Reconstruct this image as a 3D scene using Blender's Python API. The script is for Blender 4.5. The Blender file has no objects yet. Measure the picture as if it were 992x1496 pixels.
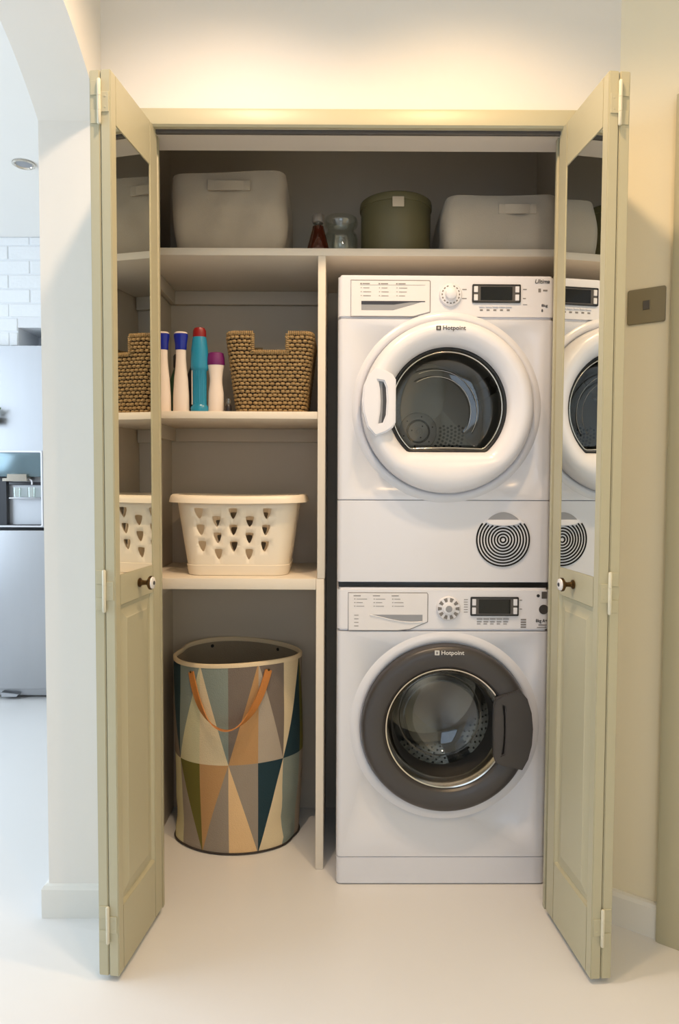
import bpy, bmesh, math, random
from mathutils import Vector, Matrix
from mathutils.geometry import delaunay_2d_cdt
random.seed(7)
PI = math.pi
sc = bpy.context.scene
COL = sc.collection

# ------------------------------------------------------------------ camera
cam = bpy.data.cameras.new('camera')
cam.sensor_fit = 'HORIZONTAL'; cam.sensor_width = 24.0
cam.lens = 24.0 * 1000.0 / 992.0
cam.clip_start = 0.02
cam_ob = bpy.data.objects.new('camera', cam); COL.objects.link(cam_ob)
cam_ob.location = (0, 0, 1.1438)
_tilt, _roll, _yaw = 0.0435, 0.0043, 0.001
cam_ob.rotation_euler = (Matrix.Rotation(-_yaw, 3, 'Z') @ Matrix.Rotation(PI/2 - _tilt, 3, 'X') @ Matrix.Rotation(_roll, 3, 'Z')).to_euler()
sc.camera = cam_ob

# ------------------------------------------------------------------ world, exposure, daylight
w = bpy.data.worlds.new('daylight'); sc.world = w; w.use_nodes = True
w.node_tree.nodes['Background'].inputs[0].default_value = (0.62, 0.78, 1.0, 1)
w.node_tree.nodes['Background'].inputs[1].default_value = 1.0
sc.view_settings.view_transform = 'Standard'; sc.view_settings.look = 'None'
sc.view_settings.gamma = 1.0; sc.view_settings.use_curve_mapping = False
sc.view_settings.exposure = 0.0
sc.cycles.use_denoising = True
sc.cycles.max_bounces = 10; sc.cycles.diffuse_bounces = 6; sc.cycles.transparent_max_bounces = 16

def area_light(name, loc, rot, sx, sy, power, color):
    l = bpy.data.lights.new(name, 'AREA'); l.shape = 'RECTANGLE'; l.size = sx; l.size_y = sy
    l.energy = power; l.color = color
    o = bpy.data.objects.new(name, l); COL.objects.link(o); o.location = loc; o.rotation_euler = rot
    return o
# daylight entering by the kitchen window (left) and the glazed hall end behind the camera
area_light('window_daylight_kitchen', (-3.36, 1.6, 1.45), (0, -math.radians(74), 0), 1.7, 2.6, 76, (0.76, 0.88, 1.0))
area_light('window_daylight_hall', (0.15, -2.36, 1.35), (PI/2, 0, 0), 1.2, 1.9, 9, (0.70, 0.84, 1.0))
WARM, WARM2 = (1.0, 0.73, 0.50), (1.0, 0.68, 0.37)
SPOT_W = 43.0

# ------------------------------------------------------------------ materials
def lin(c):
    return tuple(((v/255)/12.92 if v/255 <= 0.04045 else ((v/255+0.055)/1.055)**2.4) for v in c) + (1.0,)
def mat(name, rgb, rough=0.5, metal=0.0, bump=0.0, bscale=40.0, vary=0.0, vscale=6.0, coat=0.0, spec=0.5, stretch=None, sheen=0.0):
    m = bpy.data.materials.new(name); m.use_nodes = True
    nt = m.node_tree; b = nt.nodes['Principled BSDF']
    b.inputs['Base Color'].default_value = lin(rgb); b.inputs['Roughness'].default_value = rough
    b.inputs['Metallic'].default_value = metal; b.inputs['Coat Weight'].default_value = coat
    b.inputs['Specular IOR Level'].default_value = spec
    if sheen: b.inputs['Sheen Weight'].default_value = sheen
    tc = nt.nodes.new('ShaderNodeTexCoord'); mp = nt.nodes.new('ShaderNodeMapping')
    nt.links.new(tc.outputs['Object'], mp.inputs[0])
    if stretch: mp.inputs['Scale'].default_value = stretch
    if vary:
        n = nt.nodes.new('ShaderNodeTexNoise'); n.inputs['Scale'].default_value = vscale; n.inputs['Detail'].default_value = 4
        nt.links.new(mp.outputs[0], n.inputs[0])
        mx = nt.nodes.new('ShaderNodeMix'); mx.data_type = 'RGBA'
        c = lin(rgb)
        mx.inputs[6].default_value = tuple(v*(1-vary) for v in c[:3]) + (1,)
        mx.inputs[7].default_value = tuple(min(1, v*(1+vary)) for v in c[:3]) + (1,)
        nt.links.new(n.outputs[0], mx.inputs[0]); nt.links.new(mx.outputs[2], b.inputs['Base Color'])
    if bump:
        n2 = nt.nodes.new('ShaderNodeTexNoise'); n2.inputs['Scale'].default_value = bscale; n2.inputs['Detail'].default_value = 5
        nt.links.new(mp.outputs[0], n2.inputs[0])
        bp = nt.nodes.new('ShaderNodeBump'); bp.inputs['Strength'].default_value = bump; bp.inputs['Distance'].default_value = 0.004
        nt.links.new(n2.outputs[0], bp.inputs['Height']); nt.links.new(bp.outputs[0], b.inputs['Normal'])
    return m
def glass_mat(name, tint, refl=1.0, rough=0.02, ior=1.5):
    m = bpy.data.materials.new(name); m.use_nodes = True; nt = m.node_tree
    nt.nodes.remove(nt.nodes['Principled BSDF']); out = nt.nodes['Material Output']
    t = nt.nodes.new('ShaderNodeBsdfTransparent'); t.inputs[0].default_value = tuple(tint) + (1,)
    g = nt.nodes.new('ShaderNodeBsdfGlossy'); g.inputs['Roughness'].default_value = rough; g.inputs[0].default_value = (refl, refl, refl, 1)
    lw = nt.nodes.new('ShaderNodeLayerWeight'); lw.inputs[0].default_value = .5      # symmetric Schlick reflectance for a thin pane
    pw = nt.nodes.new('ShaderNodeMath'); pw.operation = 'POWER'; pw.inputs[1].default_value = 4.5
    f = nt.nodes.new('ShaderNodeMath'); f.operation = 'MULTIPLY_ADD'; f.inputs[1].default_value = 1-2*((ior-1)/(ior+1))**2; f.inputs[2].default_value = 2*((ior-1)/(ior+1))**2
    nt.links.new(lw.outputs['Facing'], pw.inputs[0]); nt.links.new(pw.outputs[0], f.inputs[0])
    mx = nt.nodes.new('ShaderNodeMixShader')
    nt.links.new(f.outputs[0], mx.inputs[0]); nt.links.new(t.outputs[0], mx.inputs[1]); nt.links.new(g.outputs[0], mx.inputs[2])
    nt.links.new(mx.outputs[0], out.inputs[0]); return m
def emit_mat(name, col, s):
    m = bpy.data.materials.new(name); m.use_nodes = True; nt = m.node_tree
    b = nt.nodes['Principled BSDF']; b.inputs['Emission Color'].default_value = tuple(col) + (1,); b.inputs['Emission Strength'].default_value = s
    return m
M = dict(
    hinge=mat('hinge_paint', (212, 206, 184), .4, bump=.03, bscale=60),
    wall=mat('wall_paint', (234, 230, 224), .75, bump=.05, bscale=120, vary=.015, vscale=3),
    wallcream=mat('cream_wall_paint', (236, 226, 200), .75, bump=.05, bscale=120, vary=.015, vscale=3),
    closet=mat('closet_paint', (198, 188, 172), .7, bump=.05, bscale=90, vary=.03, vscale=4),
    ceiling=mat('ceiling_paint', (238, 236, 232), .8, bump=.03, bscale=100),
    kitchen=mat('kitchen_paint', (236, 238, 240), .7, bump=.03, bscale=100),
    floor=mat('poured_floor', (224, 223, 222), .28, bump=.012, bscale=14, vary=.015, vscale=2, spec=.4),
    brick=mat('white_painted_brick', (226, 228, 230), .65, bump=.5, bscale=60, vary=.03, vscale=9),
    mortar=mat('white_mortar', (222, 224, 227), .9, bump=.3, bscale=80),
    door=mat('stone_paint', (186, 180, 152), .42, bump=.06, bscale=50, vary=.02, vscale=5),
    shelf=mat('shelf_paint', (230, 220, 204), .5, bump=.04, bscale=70, vary=.015),
    soffit=mat('soffit_paint', (214, 208, 200), .7, bump=.04, bscale=70),
    skirt=mat('skirting_paint', (230, 228, 222), .45, bump=.02, bscale=60),
    mirror=mat('mirror_silver', (232, 234, 230), .01, 1.0),
    enamel=mat('white_enamel', (224, 225, 232), .22, bump=.004, bscale=30, vary=.008, vscale=2, spec=.5),
    plastic=mat('white_plastic', (230, 230, 236), .25, vary=.008, vscale=5, spec=.5),
    drawer=mat('drawer_plastic', (230, 228, 230), .3, vary=.008, vscale=5),
    slot=mat('grip_grey', (150, 152, 158), .4, vary=.05, vscale=8),
    navy=mat('grip_navy', (52, 54, 66), .35, vary=.05, vscale=8),
    graphite=mat('graphite_plastic', (66, 63, 63), .33, bump=.01, bscale=60, vary=.03, vscale=6),
    black=mat('black_plastic', (18, 17, 18), .35, vary=.1, vscale=10),
    screen=mat('display_screen', (16, 15, 17), .06, vary=.1, vscale=4),
    bezel=mat('display_bezel', (88, 84, 82), .35, vary=.04, vscale=8),
    rubber=mat('grey_rubber', (40, 39, 40), .6, bump=.05, bscale=50),
    steel=mat('drum_steel', (168, 166, 160), .26, 1.0, vary=.05, vscale=8),
    dsteel=mat('dryer_drum', (104, 98, 88), .34, .85, vary=.05, vscale=8),
    chrome=mat('chrome', (205, 198, 186), .12, 1.0, vary=.03, vscale=10),
    hubgrey=mat('hub_grey', (186, 181, 172), .5, .1, vary=.05, vscale=20),
    hole=mat('dark_hole', (10, 10, 10), .9, vary=.1),
    print=mat('grey_print', (128, 124, 122), .6, vary=.03),
    dprint=mat('dark_print', (48, 46, 48), .5, vary=.03),
    wprint=mat('white_print', (225, 222, 218), .5, vary=.02),
    lglass=glass_mat('door_glass', (.86, .86, .84)),
    jglass=glass_mat('jar_glass', (.93, .95, .93), 1.0, .01, 1.5),
    linen=mat('grey_linen', (176, 164, 146), .9, bump=.22, bscale=420, vary=.07, vscale=14, sheen=.2),
    linen2=mat('pale_linen', (186, 176, 160), .9, bump=.22, bscale=420, vary=.07, vscale=12, sheen=.2),
    olive=mat('olive_tin', (104, 98, 68), .5, bump=.05, bscale=60, vary=.04, vscale=8),
    tag=mat('leather_tag', (205, 190, 166), .7, bump=.2, bscale=120),
    amber=mat('amber_syrup', (64, 24, 12), .12, vary=.15, vscale=9, coat=.4),
    capgrey=mat('grey_cap', (120, 114, 108), .4, vary=.05),
    bwhite=mat('bottle_white', (236, 222, 210), .35, vary=.015, vscale=10),
    bblue=mat('cap_blue', (22, 38, 150), .28, vary=.05, vscale=10),
    bteal=mat('bottle_teal', (40, 138, 172), .25, vary=.05, vscale=14),
    bred=mat('cap_red', (134, 18, 20), .35, vary=.05),
    bpurple=mat('cap_purple', (112, 28, 96), .4, vary=.05),
    bgreen=mat('bottle_green', (38, 70, 46), .35, vary=.1, vscale=10),
    bdark=mat('bottle_dark', (36, 32, 36), .35, vary=.1, vscale=10),
    wicker=mat('wicker', (158, 130, 86), .6, bump=.5, bscale=240, vary=.38, vscale=70),
    wicker_d=mat('wicker_core', (46, 32, 18), .85, bump=.4, bscale=120, vary=.2, vscale=40),
    basket=mat('cream_plastic', (240, 228, 208), .38, vary=.015, vscale=8),
    leather=mat('tan_leather', (190, 122, 58), .5, bump=.25, bscale=160, vary=.12, vscale=30),
    rim=mat('hamper_binding', (226, 206, 172), .8, bump=.4, bscale=300),
    lining=mat('hamper_lining', (150, 136, 116), .9, bump=.4, bscale=240, vary=.05, vscale=10),
    piping=mat('hamper_piping', (52, 44, 38), .7, bump=.2, bscale=200),
    switch=mat('brushed_switch_plate', (142, 132, 108), .45, .35, bump=.05, bscale=80, stretch=(1, 1, 12)),
    ffridge=mat('fridge_steel', (178, 180, 184), .42, .8, bump=.02, bscale=60, vary=.03, vscale=3, stretch=(8, 8, 1)),
    fdark=mat('fridge_dark', (34, 36, 42), .35, vary=.06),
    fpanel=mat('fridge_control', (112, 132, 140), .18, .5, vary=.08, vscale=6),
    leaf=mat('plant_leaf', (86, 120, 58), .5, vary=.2, vscale=30),
    pot=mat('dark_pot', (40, 42, 44), .5, vary=.1),
    bronze=mat('aged_brass', (92, 70, 42), .35, .9, vary=.15, vscale=40),
    porcelain=mat('porcelain', (232, 228, 226), .12, vary=.01, coat=.5),
    lampglow=emit_mat('lamp_glow', (1.0, .80, .55), 6.0),
    kglow=emit_mat('kitchen_lamp_glow', (1.0, .97, .92), 2.0),
    glasspane=glass_mat('window_glass', (.95, .97, .98)),
)

# ------------------------------------------------------------------ helpers
def link(name, me, m=None, parent=None, smooth=False):
    o = bpy.data.objects.new(name, me); COL.objects.link(o)
    if m is not None:
        for x in (m if isinstance(m, (list, tuple)) else [m]): me.materials.append(M[x] if isinstance(x, str) else x)
    if parent is not None: o.parent = parent
    if smooth is not False:
        me.polygons.foreach_set('use_smooth', [True]*len(me.polygons))
        if smooth is not True:
            try: me.set_sharp_from_angle(angle=math.radians(smooth))
            except Exception: pass
    return o
def mesh(name, verts, faces, m=None, parent=None, smooth=False):
    me = bpy.data.meshes.new(name); me.from_pydata([tuple(v) for v in verts], [], faces); me.validate(); me.update()
    return link(name, me, m, parent, smooth)
def from_bm(name, bm, m=None, parent=None, smooth=False):
    bmesh.ops.recalc_face_normals(bm, faces=bm.faces[:])
    me = bpy.data.meshes.new(name); bm.to_mesh(me); bm.free()
    return link(name, me, m, parent, smooth)
def tag(o, label=None, cat=None, group=None, kind=None):
    if label: o['label'] = label
    if cat: o['category'] = cat
    if group: o['group'] = group
    if kind: o['kind'] = kind
    return o
def empty(name, loc, rz=0, label=None, cat=None, group=None):
    o = bpy.data.objects.new(name, None); COL.objects.link(o); o.location = loc; o.rotation_euler = (0, 0, rz)
    o.empty_display_size = .05
    return tag(o, label, cat, group)
def add_box(bm, x0, x1, y0, y1, z0, z1):
    vs = [bm.verts.new(p) for p in ((x0,y0,z0),(x1,y0,z0),(x1,y1,z0),(x0,y1,z0),(x0,y0,z1),(x1,y0,z1),(x1,y1,z1),(x0,y1,z1))]
    for f in ((0,3,2,1),(4,5,6,7),(0,1,5,4),(1,2,6,5),(2,3,7,6),(3,0,4,7)): bm.faces.new([vs[i] for i in f])
def box(name, b, m, parent=None, bevel=0.0, seg=2):
    bm = bmesh.new(); add_box(bm, *b)
    if bevel: bmesh.ops.bevel(bm, geom=bm.edges[:], offset=bevel, segments=seg, affect='EDGES', profile=.5)
    return from_bm(name, bm, m, parent, 35 if bevel else False)
def boxes(name, lst, m, parent=None, bevel=0.0):
    bm = bmesh.new()
    for b in lst: add_box(bm, *b)
    if bevel: bmesh.ops.bevel(bm, geom=bm.edges[:], offset=bevel, segments=2, affect='EDGES')
    return from_bm(name, bm, m, parent, 35 if bevel else False)
def struct(o): o['kind'] = 'structure'; return o
def lathe(name, prof, n, m, parent=None, axis='z', center=(0,0,0), sx=1.0, sy=1.0, smooth=40, cap=False):
    """prof: list of (radius, height along the axis)."""
    V, F = [], []
    for r, hgt in prof:
        for i in range(n):
            a = 2*PI*i/n
            if axis == 'z': p = (center[0]+r*math.cos(a)*sx, center[1]+r*math.sin(a)*sy, center[2]+hgt)
            elif axis == 'y': p = (center[0]+r*math.cos(a)*sx, center[1]+hgt, center[2]+r*math.sin(a)*sy)
            else: p = (center[0]+hgt, center[1]+r*math.cos(a)*sx, center[2]+r*math.sin(a)*sy)
            V.append(p)
    for j in range(len(prof)-1):
        for i in range(n):
            k = (i+1) % n; F.append((j*n+i, j*n+k, (j+1)*n+k, (j+1)*n+i))
    if cap:
        F.append(tuple(range(n))[::-1]); F.append(tuple((len(prof)-1)*n+i for i in range(n)))
    bm = bmesh.new(); vs = [bm.verts.new(v) for v in V]
    for f in F:
        try: bm.faces.new([vs[i] for i in f])
        except ValueError: pass
    bmesh.ops.remove_doubles(bm, verts=bm.verts[:], dist=1e-6)
    return from_bm(name, bm, m, parent, smooth)
def add_tube(V, F, path, r, n=8, closed=False):
    base = len(V); L = len(path); P = [Vector(p) for p in path]
    up = None
    for i in range(L):
        t = (P[(i+1) % L] - P[i-1]) if (closed or 0 < i < L-1) else (P[1]-P[0] if i == 0 else P[-1]-P[-2])
        t.normalize()
        if up is None:
            up = t.orthogonal().normalized()
        up = (up - t*up.dot(t)).normalized(); s = t.cross(up)
        rr = r[i] if isinstance(r, (list, tuple)) else r
        for k in range(n):
            a = 2*PI*k/n; V.append(P[i] + up*math.cos(a)*rr + s*math.sin(a)*rr)
    for i in range(L if closed else L-1):
        j = (i+1) % L
        for k in range(n):
            q = (k+1) % n; F.append((base+i*n+k, base+i*n+q, base+j*n+q, base+j*n+k))
    if not closed:
        F.append(tuple(base+k for k in range(n))[::-1]); F.append(tuple(base+(L-1)*n+k for k in range(n)))
def tube(name, path, r, m, parent=None, n=8, closed=False):
    V, F = [], []; add_tube(V, F, path, r, n, closed)
    return mesh(name, V, F, m, parent, 50)
def prism(name, poly, d0, d1, m, parent=None, plane='xz', bevel=0.0, smooth=35):
    """extrude a 2-D outline; plane xz -> depth along y, yz -> along x, xy -> along z."""
    def p3(p, d): return (p[0], d, p[1]) if plane == 'xz' else ((d, p[0], p[1]) if plane == 'yz' else (p[0], p[1], d))
    bm = bmesh.new(); a = [bm.verts.new(p3(p, d0)) for p in poly]; b = [bm.verts.new(p3(p, d1)) for p in poly]
    n = len(poly); fa = bm.faces.new(a); fb = bm.faces.new(b[::-1])
    for i in range(n): bm.faces.new((a[i], b[i], b[(i+1) % n], a[(i+1) % n]))
    bmesh.ops.recalc_face_normals(bm, faces=bm.faces[:])
    if bevel: bmesh.ops.bevel(bm, geom=list(fa.edges)+list(fb.edges), offset=bevel, segments=2, affect='EDGES')
    return from_bm(name, bm, m, parent, smooth)
def rrect(x0, x1, z0, z1, r, n=5):
    out = []
    for cx, cz, a0 in ((x1-r, z1-r, 0), (x0+r, z1-r, PI/2), (x0+r, z0+r, PI), (x1-r, z0+r, 1.5*PI)):
        for i in range(n+1):
            a = a0 + PI/2*i/n; out.append((cx+r*math.cos(a), cz+r*math.sin(a)))
    return out
def circ(cx, cz, r, n=48): return [(cx+r*math.cos(2*PI*i/n), cz+r*math.sin(2*PI*i/n)) for i in range(n)]
def inside(pt, poly):
    x, y = pt; c = False; n = len(poly)
    for i in range(n):
        x1, y1 = poly[i]; x2, y2 = poly[i-1]
        if (y1 > y) != (y2 > y) and x < (x2-x1)*(y-y1)/(y2-y1)+x1: c = not c
    return c
def cdt(outer, holes=(), grid=None):
    pts, edges = [], []
    for poly in [outer]+list(holes):
        b = len(pts); pts += [Vector(p) for p in poly]; n = len(poly)
        edges += [(b+i, b+(i+1) % n) for i in range(n)]
    if grid:
        xs = [p[0] for p in outer]; zs = [p[1] for p in outer]
        gx, gz = grid; nx = max(1, int((max(xs)-min(xs))/gx)); nz = max(1, int((max(zs)-min(zs))/gz))
        for i in range(1, nx):
            for j in range(1, nz):
                p = (min(xs)+(max(xs)-min(xs))*i/nx, min(zs)+(max(zs)-min(zs))*j/nz)
                if inside(p, outer) and not any(inside(p, h) for h in holes): pts.append(Vector(p))
    v, e, f, _, _, _ = delaunay_2d_cdt(pts, edges, [], 0, 1e-6)
    F = []
    for t in f:
        c = sum((v[i] for i in t), Vector((0, 0)))/len(t)
        if inside(c, outer) and not any(inside(c, h) for h in holes): F.append(tuple(t))
    return v, F
def plate(name, outer, holes, d0, d1, m, parent=None, plane='xz', smooth=False):
    """flat plate with holes, given thickness."""
    v, F = cdt(outer, holes)
    def p3(p, d): return (p[0], d, p[1]) if plane == 'xz' else ((d, p[0], p[1]) if plane == 'yz' else (p[0], p[1], d))
    bm = bmesh.new(); vs = [bm.verts.new(p3(p, d0)) for p in v]
    for f in F: bm.faces.new([vs[i] for i in f])
    bmesh.ops.recalc_face_normals(bm, faces=bm.faces[:])
    r = bmesh.ops.extrude_face_region(bm, geom=bm.faces[:])
    ax = {'xz': 1, 'yz': 0, 'xy': 2}[plane]
    for g in r['geom']:
        if isinstance(g, bmesh.types.BMVert): g.co[ax] = d1
    return from_bm(name, bm, m, parent, smooth)
def text_mesh(name, s, size, m, parent, loc, width=None, align='LEFT', extrude=.0003, shear=0.0):
    cu = bpy.data.curves.new(name, 'FONT'); cu.body = s; cu.size = size; cu.extrude = extrude; cu.align_x = align; cu.shear = shear; cu.offset = .0002*size/.02
    cu.resolution_u = 3
    t = bpy.data.objects.new('tmp_text', cu); COL.objects.link(t)
    bpy.context.view_layer.update()
    me = bpy.data.meshes.new_from_object(t.evaluated_get(bpy.context.evaluated_depsgraph_get()))
    bpy.data.objects.remove(t); bpy.data.curves.remove(cu)
    if width:
        xs = [v.co.x for v in me.vertices]; k = width/(max(xs)-min(xs))
        for v in me.vertices: v.co.x = v.co.x*k
    for v in me.vertices: x, y, z = v.co; v.co = (loc[0]+x, loc[1]-z, loc[2]+y)
    me.name = name
    return link(name, me, m, parent)
def boolean_cut(o, cutter):
    md = o.modifiers.new('cut', 'BOOLEAN'); md.operation = 'DIFFERENCE'; md.object = cutter; md.solver = 'EXACT'
    bpy.context.view_layer.update()
    me = bpy.data.meshes.new_from_object(o.evaluated_get(bpy.context.evaluated_depsgraph_get()))
    o.modifiers.clear(); old = o.data; o.data = me; me.name = o.name; bpy.data.meshes.remove(old)
    cm = cutter.data; bpy.data.objects.remove(cutter); bpy.data.meshes.remove(cm)
    return o

# ================================================================== THE SETTING
ZC = 2.60      # hall ceiling
YB = 1.76      # face of the wall the closet is set into
XL, XK = -.60, -.757   # hall side and kitchen side of the left wall
ZK = 2.39
struct(box('floor', (-3.5, 1.10, -2.45, 4.3, -.05, 0), 'floor'))
struct(box('ceiling', (XL, 1.06, -2.45, 1.80, ZC, ZC+.06), 'ceiling'))
struct(box('ceiling_kitchen', (-3.5, XL-.02, -1.3, 4.3, ZK+.001, ZK+.06), 'ceiling'))
# left wall of the hall with the arched way to the kitchen
arch = [(-.55, 0), (-.55, 2.045)]
def arch_z(d): return 2.045 + .85*d - 1.1*d*d
ap = [(1.755-d, arch_z(d)) for d in [.386*i/14 for i in range(15)]]
arch += [(-.55+(1.755-y), z) for y, z in ap] + ap[::-1]
arch += [(1.755, 0), (1.762, 0), (1.762, ZC), (-2.45, ZC), (-2.45, 0)]
_wl = []
for p in arch:
    if not _wl or (Vector(p)-Vector(_wl[-1])).length > 1e-5: _wl.append(p)
struct(prism('wall_left', _wl, XK, XL, 'wall', plane='yz', smooth=30))
# wall around the closet opening
OX0, OX1, OZ = -.535, .622, 2.03
struct(prism('wall_back', [(XK, 0), (OX0, 0), (OX0, OZ), (OX1, OZ), (OX1, 0), (.70, 0), (.70, ZC), (XK, ZC)], YB, 1.865, 'wall', smooth=False))
# splayed wall on the right, then the hall's right side
S0 = Vector((.70, 1.76)); SD = Vector((.812, -.583)).normalized(); SN = Vector((SD.y, -SD.x))   # SN points into the hall
if SN.y > 0: SN = -SN
def sp(s, d): p = S0 + SD*s + SN*d; return (p.x, p.y)
struct(prism('wall_right', [sp(0, 0), sp(.36, 0), (sp(.36, 0)[0], -2.45), (sp(.36, 0)[0]+.1, -2.45), (sp(.36, 0)[0]+.1, 1.86), sp(0, -.12)], 0, ZC, 'wallcream', plane='xy', smooth=False))
# closet walls
struct(box('wall_closet_left', (XK, -.575, 1.865, 3.56, 0, ZC), 'closet'))
struct(box('wall_closet_right', (.665, .73, 1.865, 2.47, 0, ZC), 'closet'))
struct(box('wall_closet_back', (-.575, .665, 2.36, 2.47, 0, ZC), 'closet'))
struct(box('ceiling_closet', (-.575, .665, 1.865, 2.36, 2.36, ZC), 'closet'))
# painted lining under the lintel, the head trim and the narrow jamb stops beside the folded doors
struct(box('trim_1', (OX0, OX1, 1.772, 1.866, OZ-.004, OZ+.001), 'soffit'))
t2 = prism('trim_2', [(1.7595, 2.028), (1.748, 2.028), (1.744, 2.033), (1.744, 2.066), (1.748, 2.073), (1.7595, 2.077)], -.545, .632, 'door', plane='yz', smooth=30); struct(t2)
struct(box('trim_3', (-.57, -.4665, 1.790, 1.806, 0, OZ-.004), 'door', bevel=.002))
struct(box('trim_4', (.556, .66, 1.790, 1.806, 0, OZ-.004), 'door', bevel=.002))
struct(box('trim_5', (OX0+.04, OX1-.04, 1.764, 1.7715, OZ-.010, OZ-.0005), 'bezel'))
# skirtings
def skirt_profile(name, pts, hgt=.088, th=.016):
    V, F = [], []
    prof = [(0, 0), (th, 0), (th, hgt-.012), (th-.005, hgt-.003), (th-.011, hgt), (0, hgt)]
    for i, p in enumerate(pts):
        p = Vector(p)
        a = (p-Vector(pts[i-1])).normalized() if i > 0 else None; b = (Vector(pts[i+1])-p).normalized() if i < len(pts)-1 else None
        na = Vector((a.y, -a.x)) if a else None; nb = Vector((b.y, -b.x)) if b else None
        nrm = (na+nb) if (na and nb) else (na or nb)
        nrm = nrm.normalized(); k = 1/max(.3, nrm.dot(na or nb))
        for d, z in prof: q = p+nrm*d*k; V.append((q.x, q.y, z))
    n = len(prof)
    for i in range(len(pts)-1):
        for k in range(n): q = (k+1) % n; F.append((i*n+k, i*n+q, (i+1)*n+q, (i+1)*n+k))
    F.append(tuple(range(n))); F.append(tuple((len(pts)-1)*n+k for k in range(n))[::-1])
    o = mesh(name, V, F, 'skirt'); bm = bmesh.new(); bm.from_mesh(o.data); bmesh.ops.recalc_face_normals(bm, faces=bm.faces[:]); bm.to_mesh(o.data); bm.free()
    return struct(o)
skirt_profile('baseboard_left', [(-.757, 3.55), (-.757, 1.76), (-.545, 1.76)])
skirt_profile('baseboard_right', [(.632, 1.76), sp(0, 0), sp(.135, 0)])
# architrave of the next doorway on the splayed wall
V = [sp(.135, .0), sp(.135, .022), sp(.142, .026), sp(.20, .026), sp(.21, .018), sp(.21, 0)]
struct(prism('trim_6', V, 0, 2.065, 'door', plane='xy', smooth=30))
struct(prism('trim_8', [sp(.2105, 0), sp(.2105, .024), sp(.3595, .024), sp(.3595, 0)], 1.998, 2.065, 'door', plane='xy', smooth=30))
d1 = struct(prism('door_1', [sp(.2115, .001), sp(.2115, .010), sp(.3585, .010), sp(.3585, .001)], .006, 1.996, 'door', plane='xy', smooth=30))
prism('panel', [sp(.245, .0095), sp(.251, .0145), sp(.338, .0145), sp(.344, .0095)], 1.02, 1.86, 'door', d1, plane='xy', smooth=30)
prism('panel', [sp(.245, .0095), sp(.251, .0145), sp(.338, .0145), sp(.344, .0095)], .18, .86, 'door', d1, plane='xy', smooth=30)
# hall end behind the camera with its glazed opening
hx1 = sp(.36, 0)[0]
struct(plate('wall_hall_end', [(XK, 0), (hx1, 0), (hx1, ZC), (XK, ZC)], [[(-.50, .25), (.80, .25), (.80, 2.25), (-.50, 2.25)]], -2.5, -2.42, 'wall'))
w2 = struct(boxes('window_2', [(-.50, .80, -2.49, -2.44, .25, .30), (-.50, .80, -2.49, -2.44, 2.20, 2.25), (-.50, -.45, -2.49, -2.44, .30, 2.20), (.75, .80, -2.49, -2.44, .30, 2.20), (.13, .17, -2.49, -2.44, .30, 2.20)], 'skirt'))
box('pane', (-.45, .75, -2.468, -2.462, .30, 2.20), 'glasspane', w2)
# kitchen shell
struct(plate('wall_kitchen_left', [(-1.3, 0), (4.3, 0), (4.3, ZK), (-1.3, ZK)], [[(.25, .6), (2.95, .6), (2.95, 2.3), (.25, 2.3)]], -3.5, -3.42, 'kitchen', plane='yz'))
w1 = struct(boxes('window_1', [(-3.49, -3.44, .25, 2.95, .6, .65), (-3.49, -3.44, .25, 2.95, 2.25, 2.3), (-3.49, -3.44, .25, .30, .65, 2.25), (-3.49, -3.44, 2.90, 2.95, .65, 2.25), (-3.49, -3.44, 1.58, 1.62, .65, 2.25)], 'skirt'))
box('pane', (-3.468, -3.462, .30, 2.90, .65, 2.25), 'glasspane', w1)
struct(box('wall_kitchen_front', (-3.5, XK, -1.36, -1.3, 0, ZK), 'kitchen'))
struct(boxes('wall_kitchen_rear', [(-3.5, -2.36, 3.60, 4.3, 0, ZK), (-1.36, XK, 3.56, 4.3, 0, ZK), (-2.36, -1.36, 4.24, 4.3, 0, 1.836)], 'kitchen'))
# painted brick face over the fridge, with a small open niche
NX0, NX1, NZ0, NZ1 = -1.655, -1.522, 1.840, 1.932
wb = struct(plate('wall_kitchen_brick', [(-2.36, 1.836), (-1.36, 1.836), (-1.36, ZK), (-2.36, ZK)], [[(NX0, NZ0), (NX1, NZ0), (NX1, NZ1), (NX0, NZ1)]], 3.5635, 4.3, 'mortar'))
bw, bh = .215, .066
row = 0; z = 1.840
protos = {}
def brick_part(x0, x1, z0, z1):
    key = (round(x1-x0, 3), round(z1-z0, 3))
    if key not in protos:
        o = box('brick', (0, x1-x0, 0, .012, 0, z1-z0), 'brick', wb, bevel=.003, seg=1); protos[key] = o.data
    else:
        o = bpy.data.objects.new('brick', protos[key]); COL.objects.link(o); o.parent = wb
    o.location = (x0, 3.560+random.uniform(-.0015, .0015), z0)
while z + .03 < ZK:
    z1 = min(z+bh, ZK-.002); x = -2.36 + (0 if row % 2 == 0 else -.112)
    while x < -1.36:
        a, b = max(x, -2.358), min(x+bw, -1.362)
        spans = [(a, b)]
        if z < NZ1 and z1 > NZ0:
            spans = []
            if a < NX0: spans.append((a, min(b, NX0-.002)))
            if b > NX1: spans.append((max(a, NX1+.002), b))
        for a, b in spans:
            if b-a > .02: brick_part(a, b, z, z1)
        x += bw+.007
    z += bh+.007; row += 1
struct(box('trim_7', (NX0+.001, NX1-.001, 3.80, 3.81, NZ0+.001, NZ1-.001), 'kitchen')) 

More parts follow.
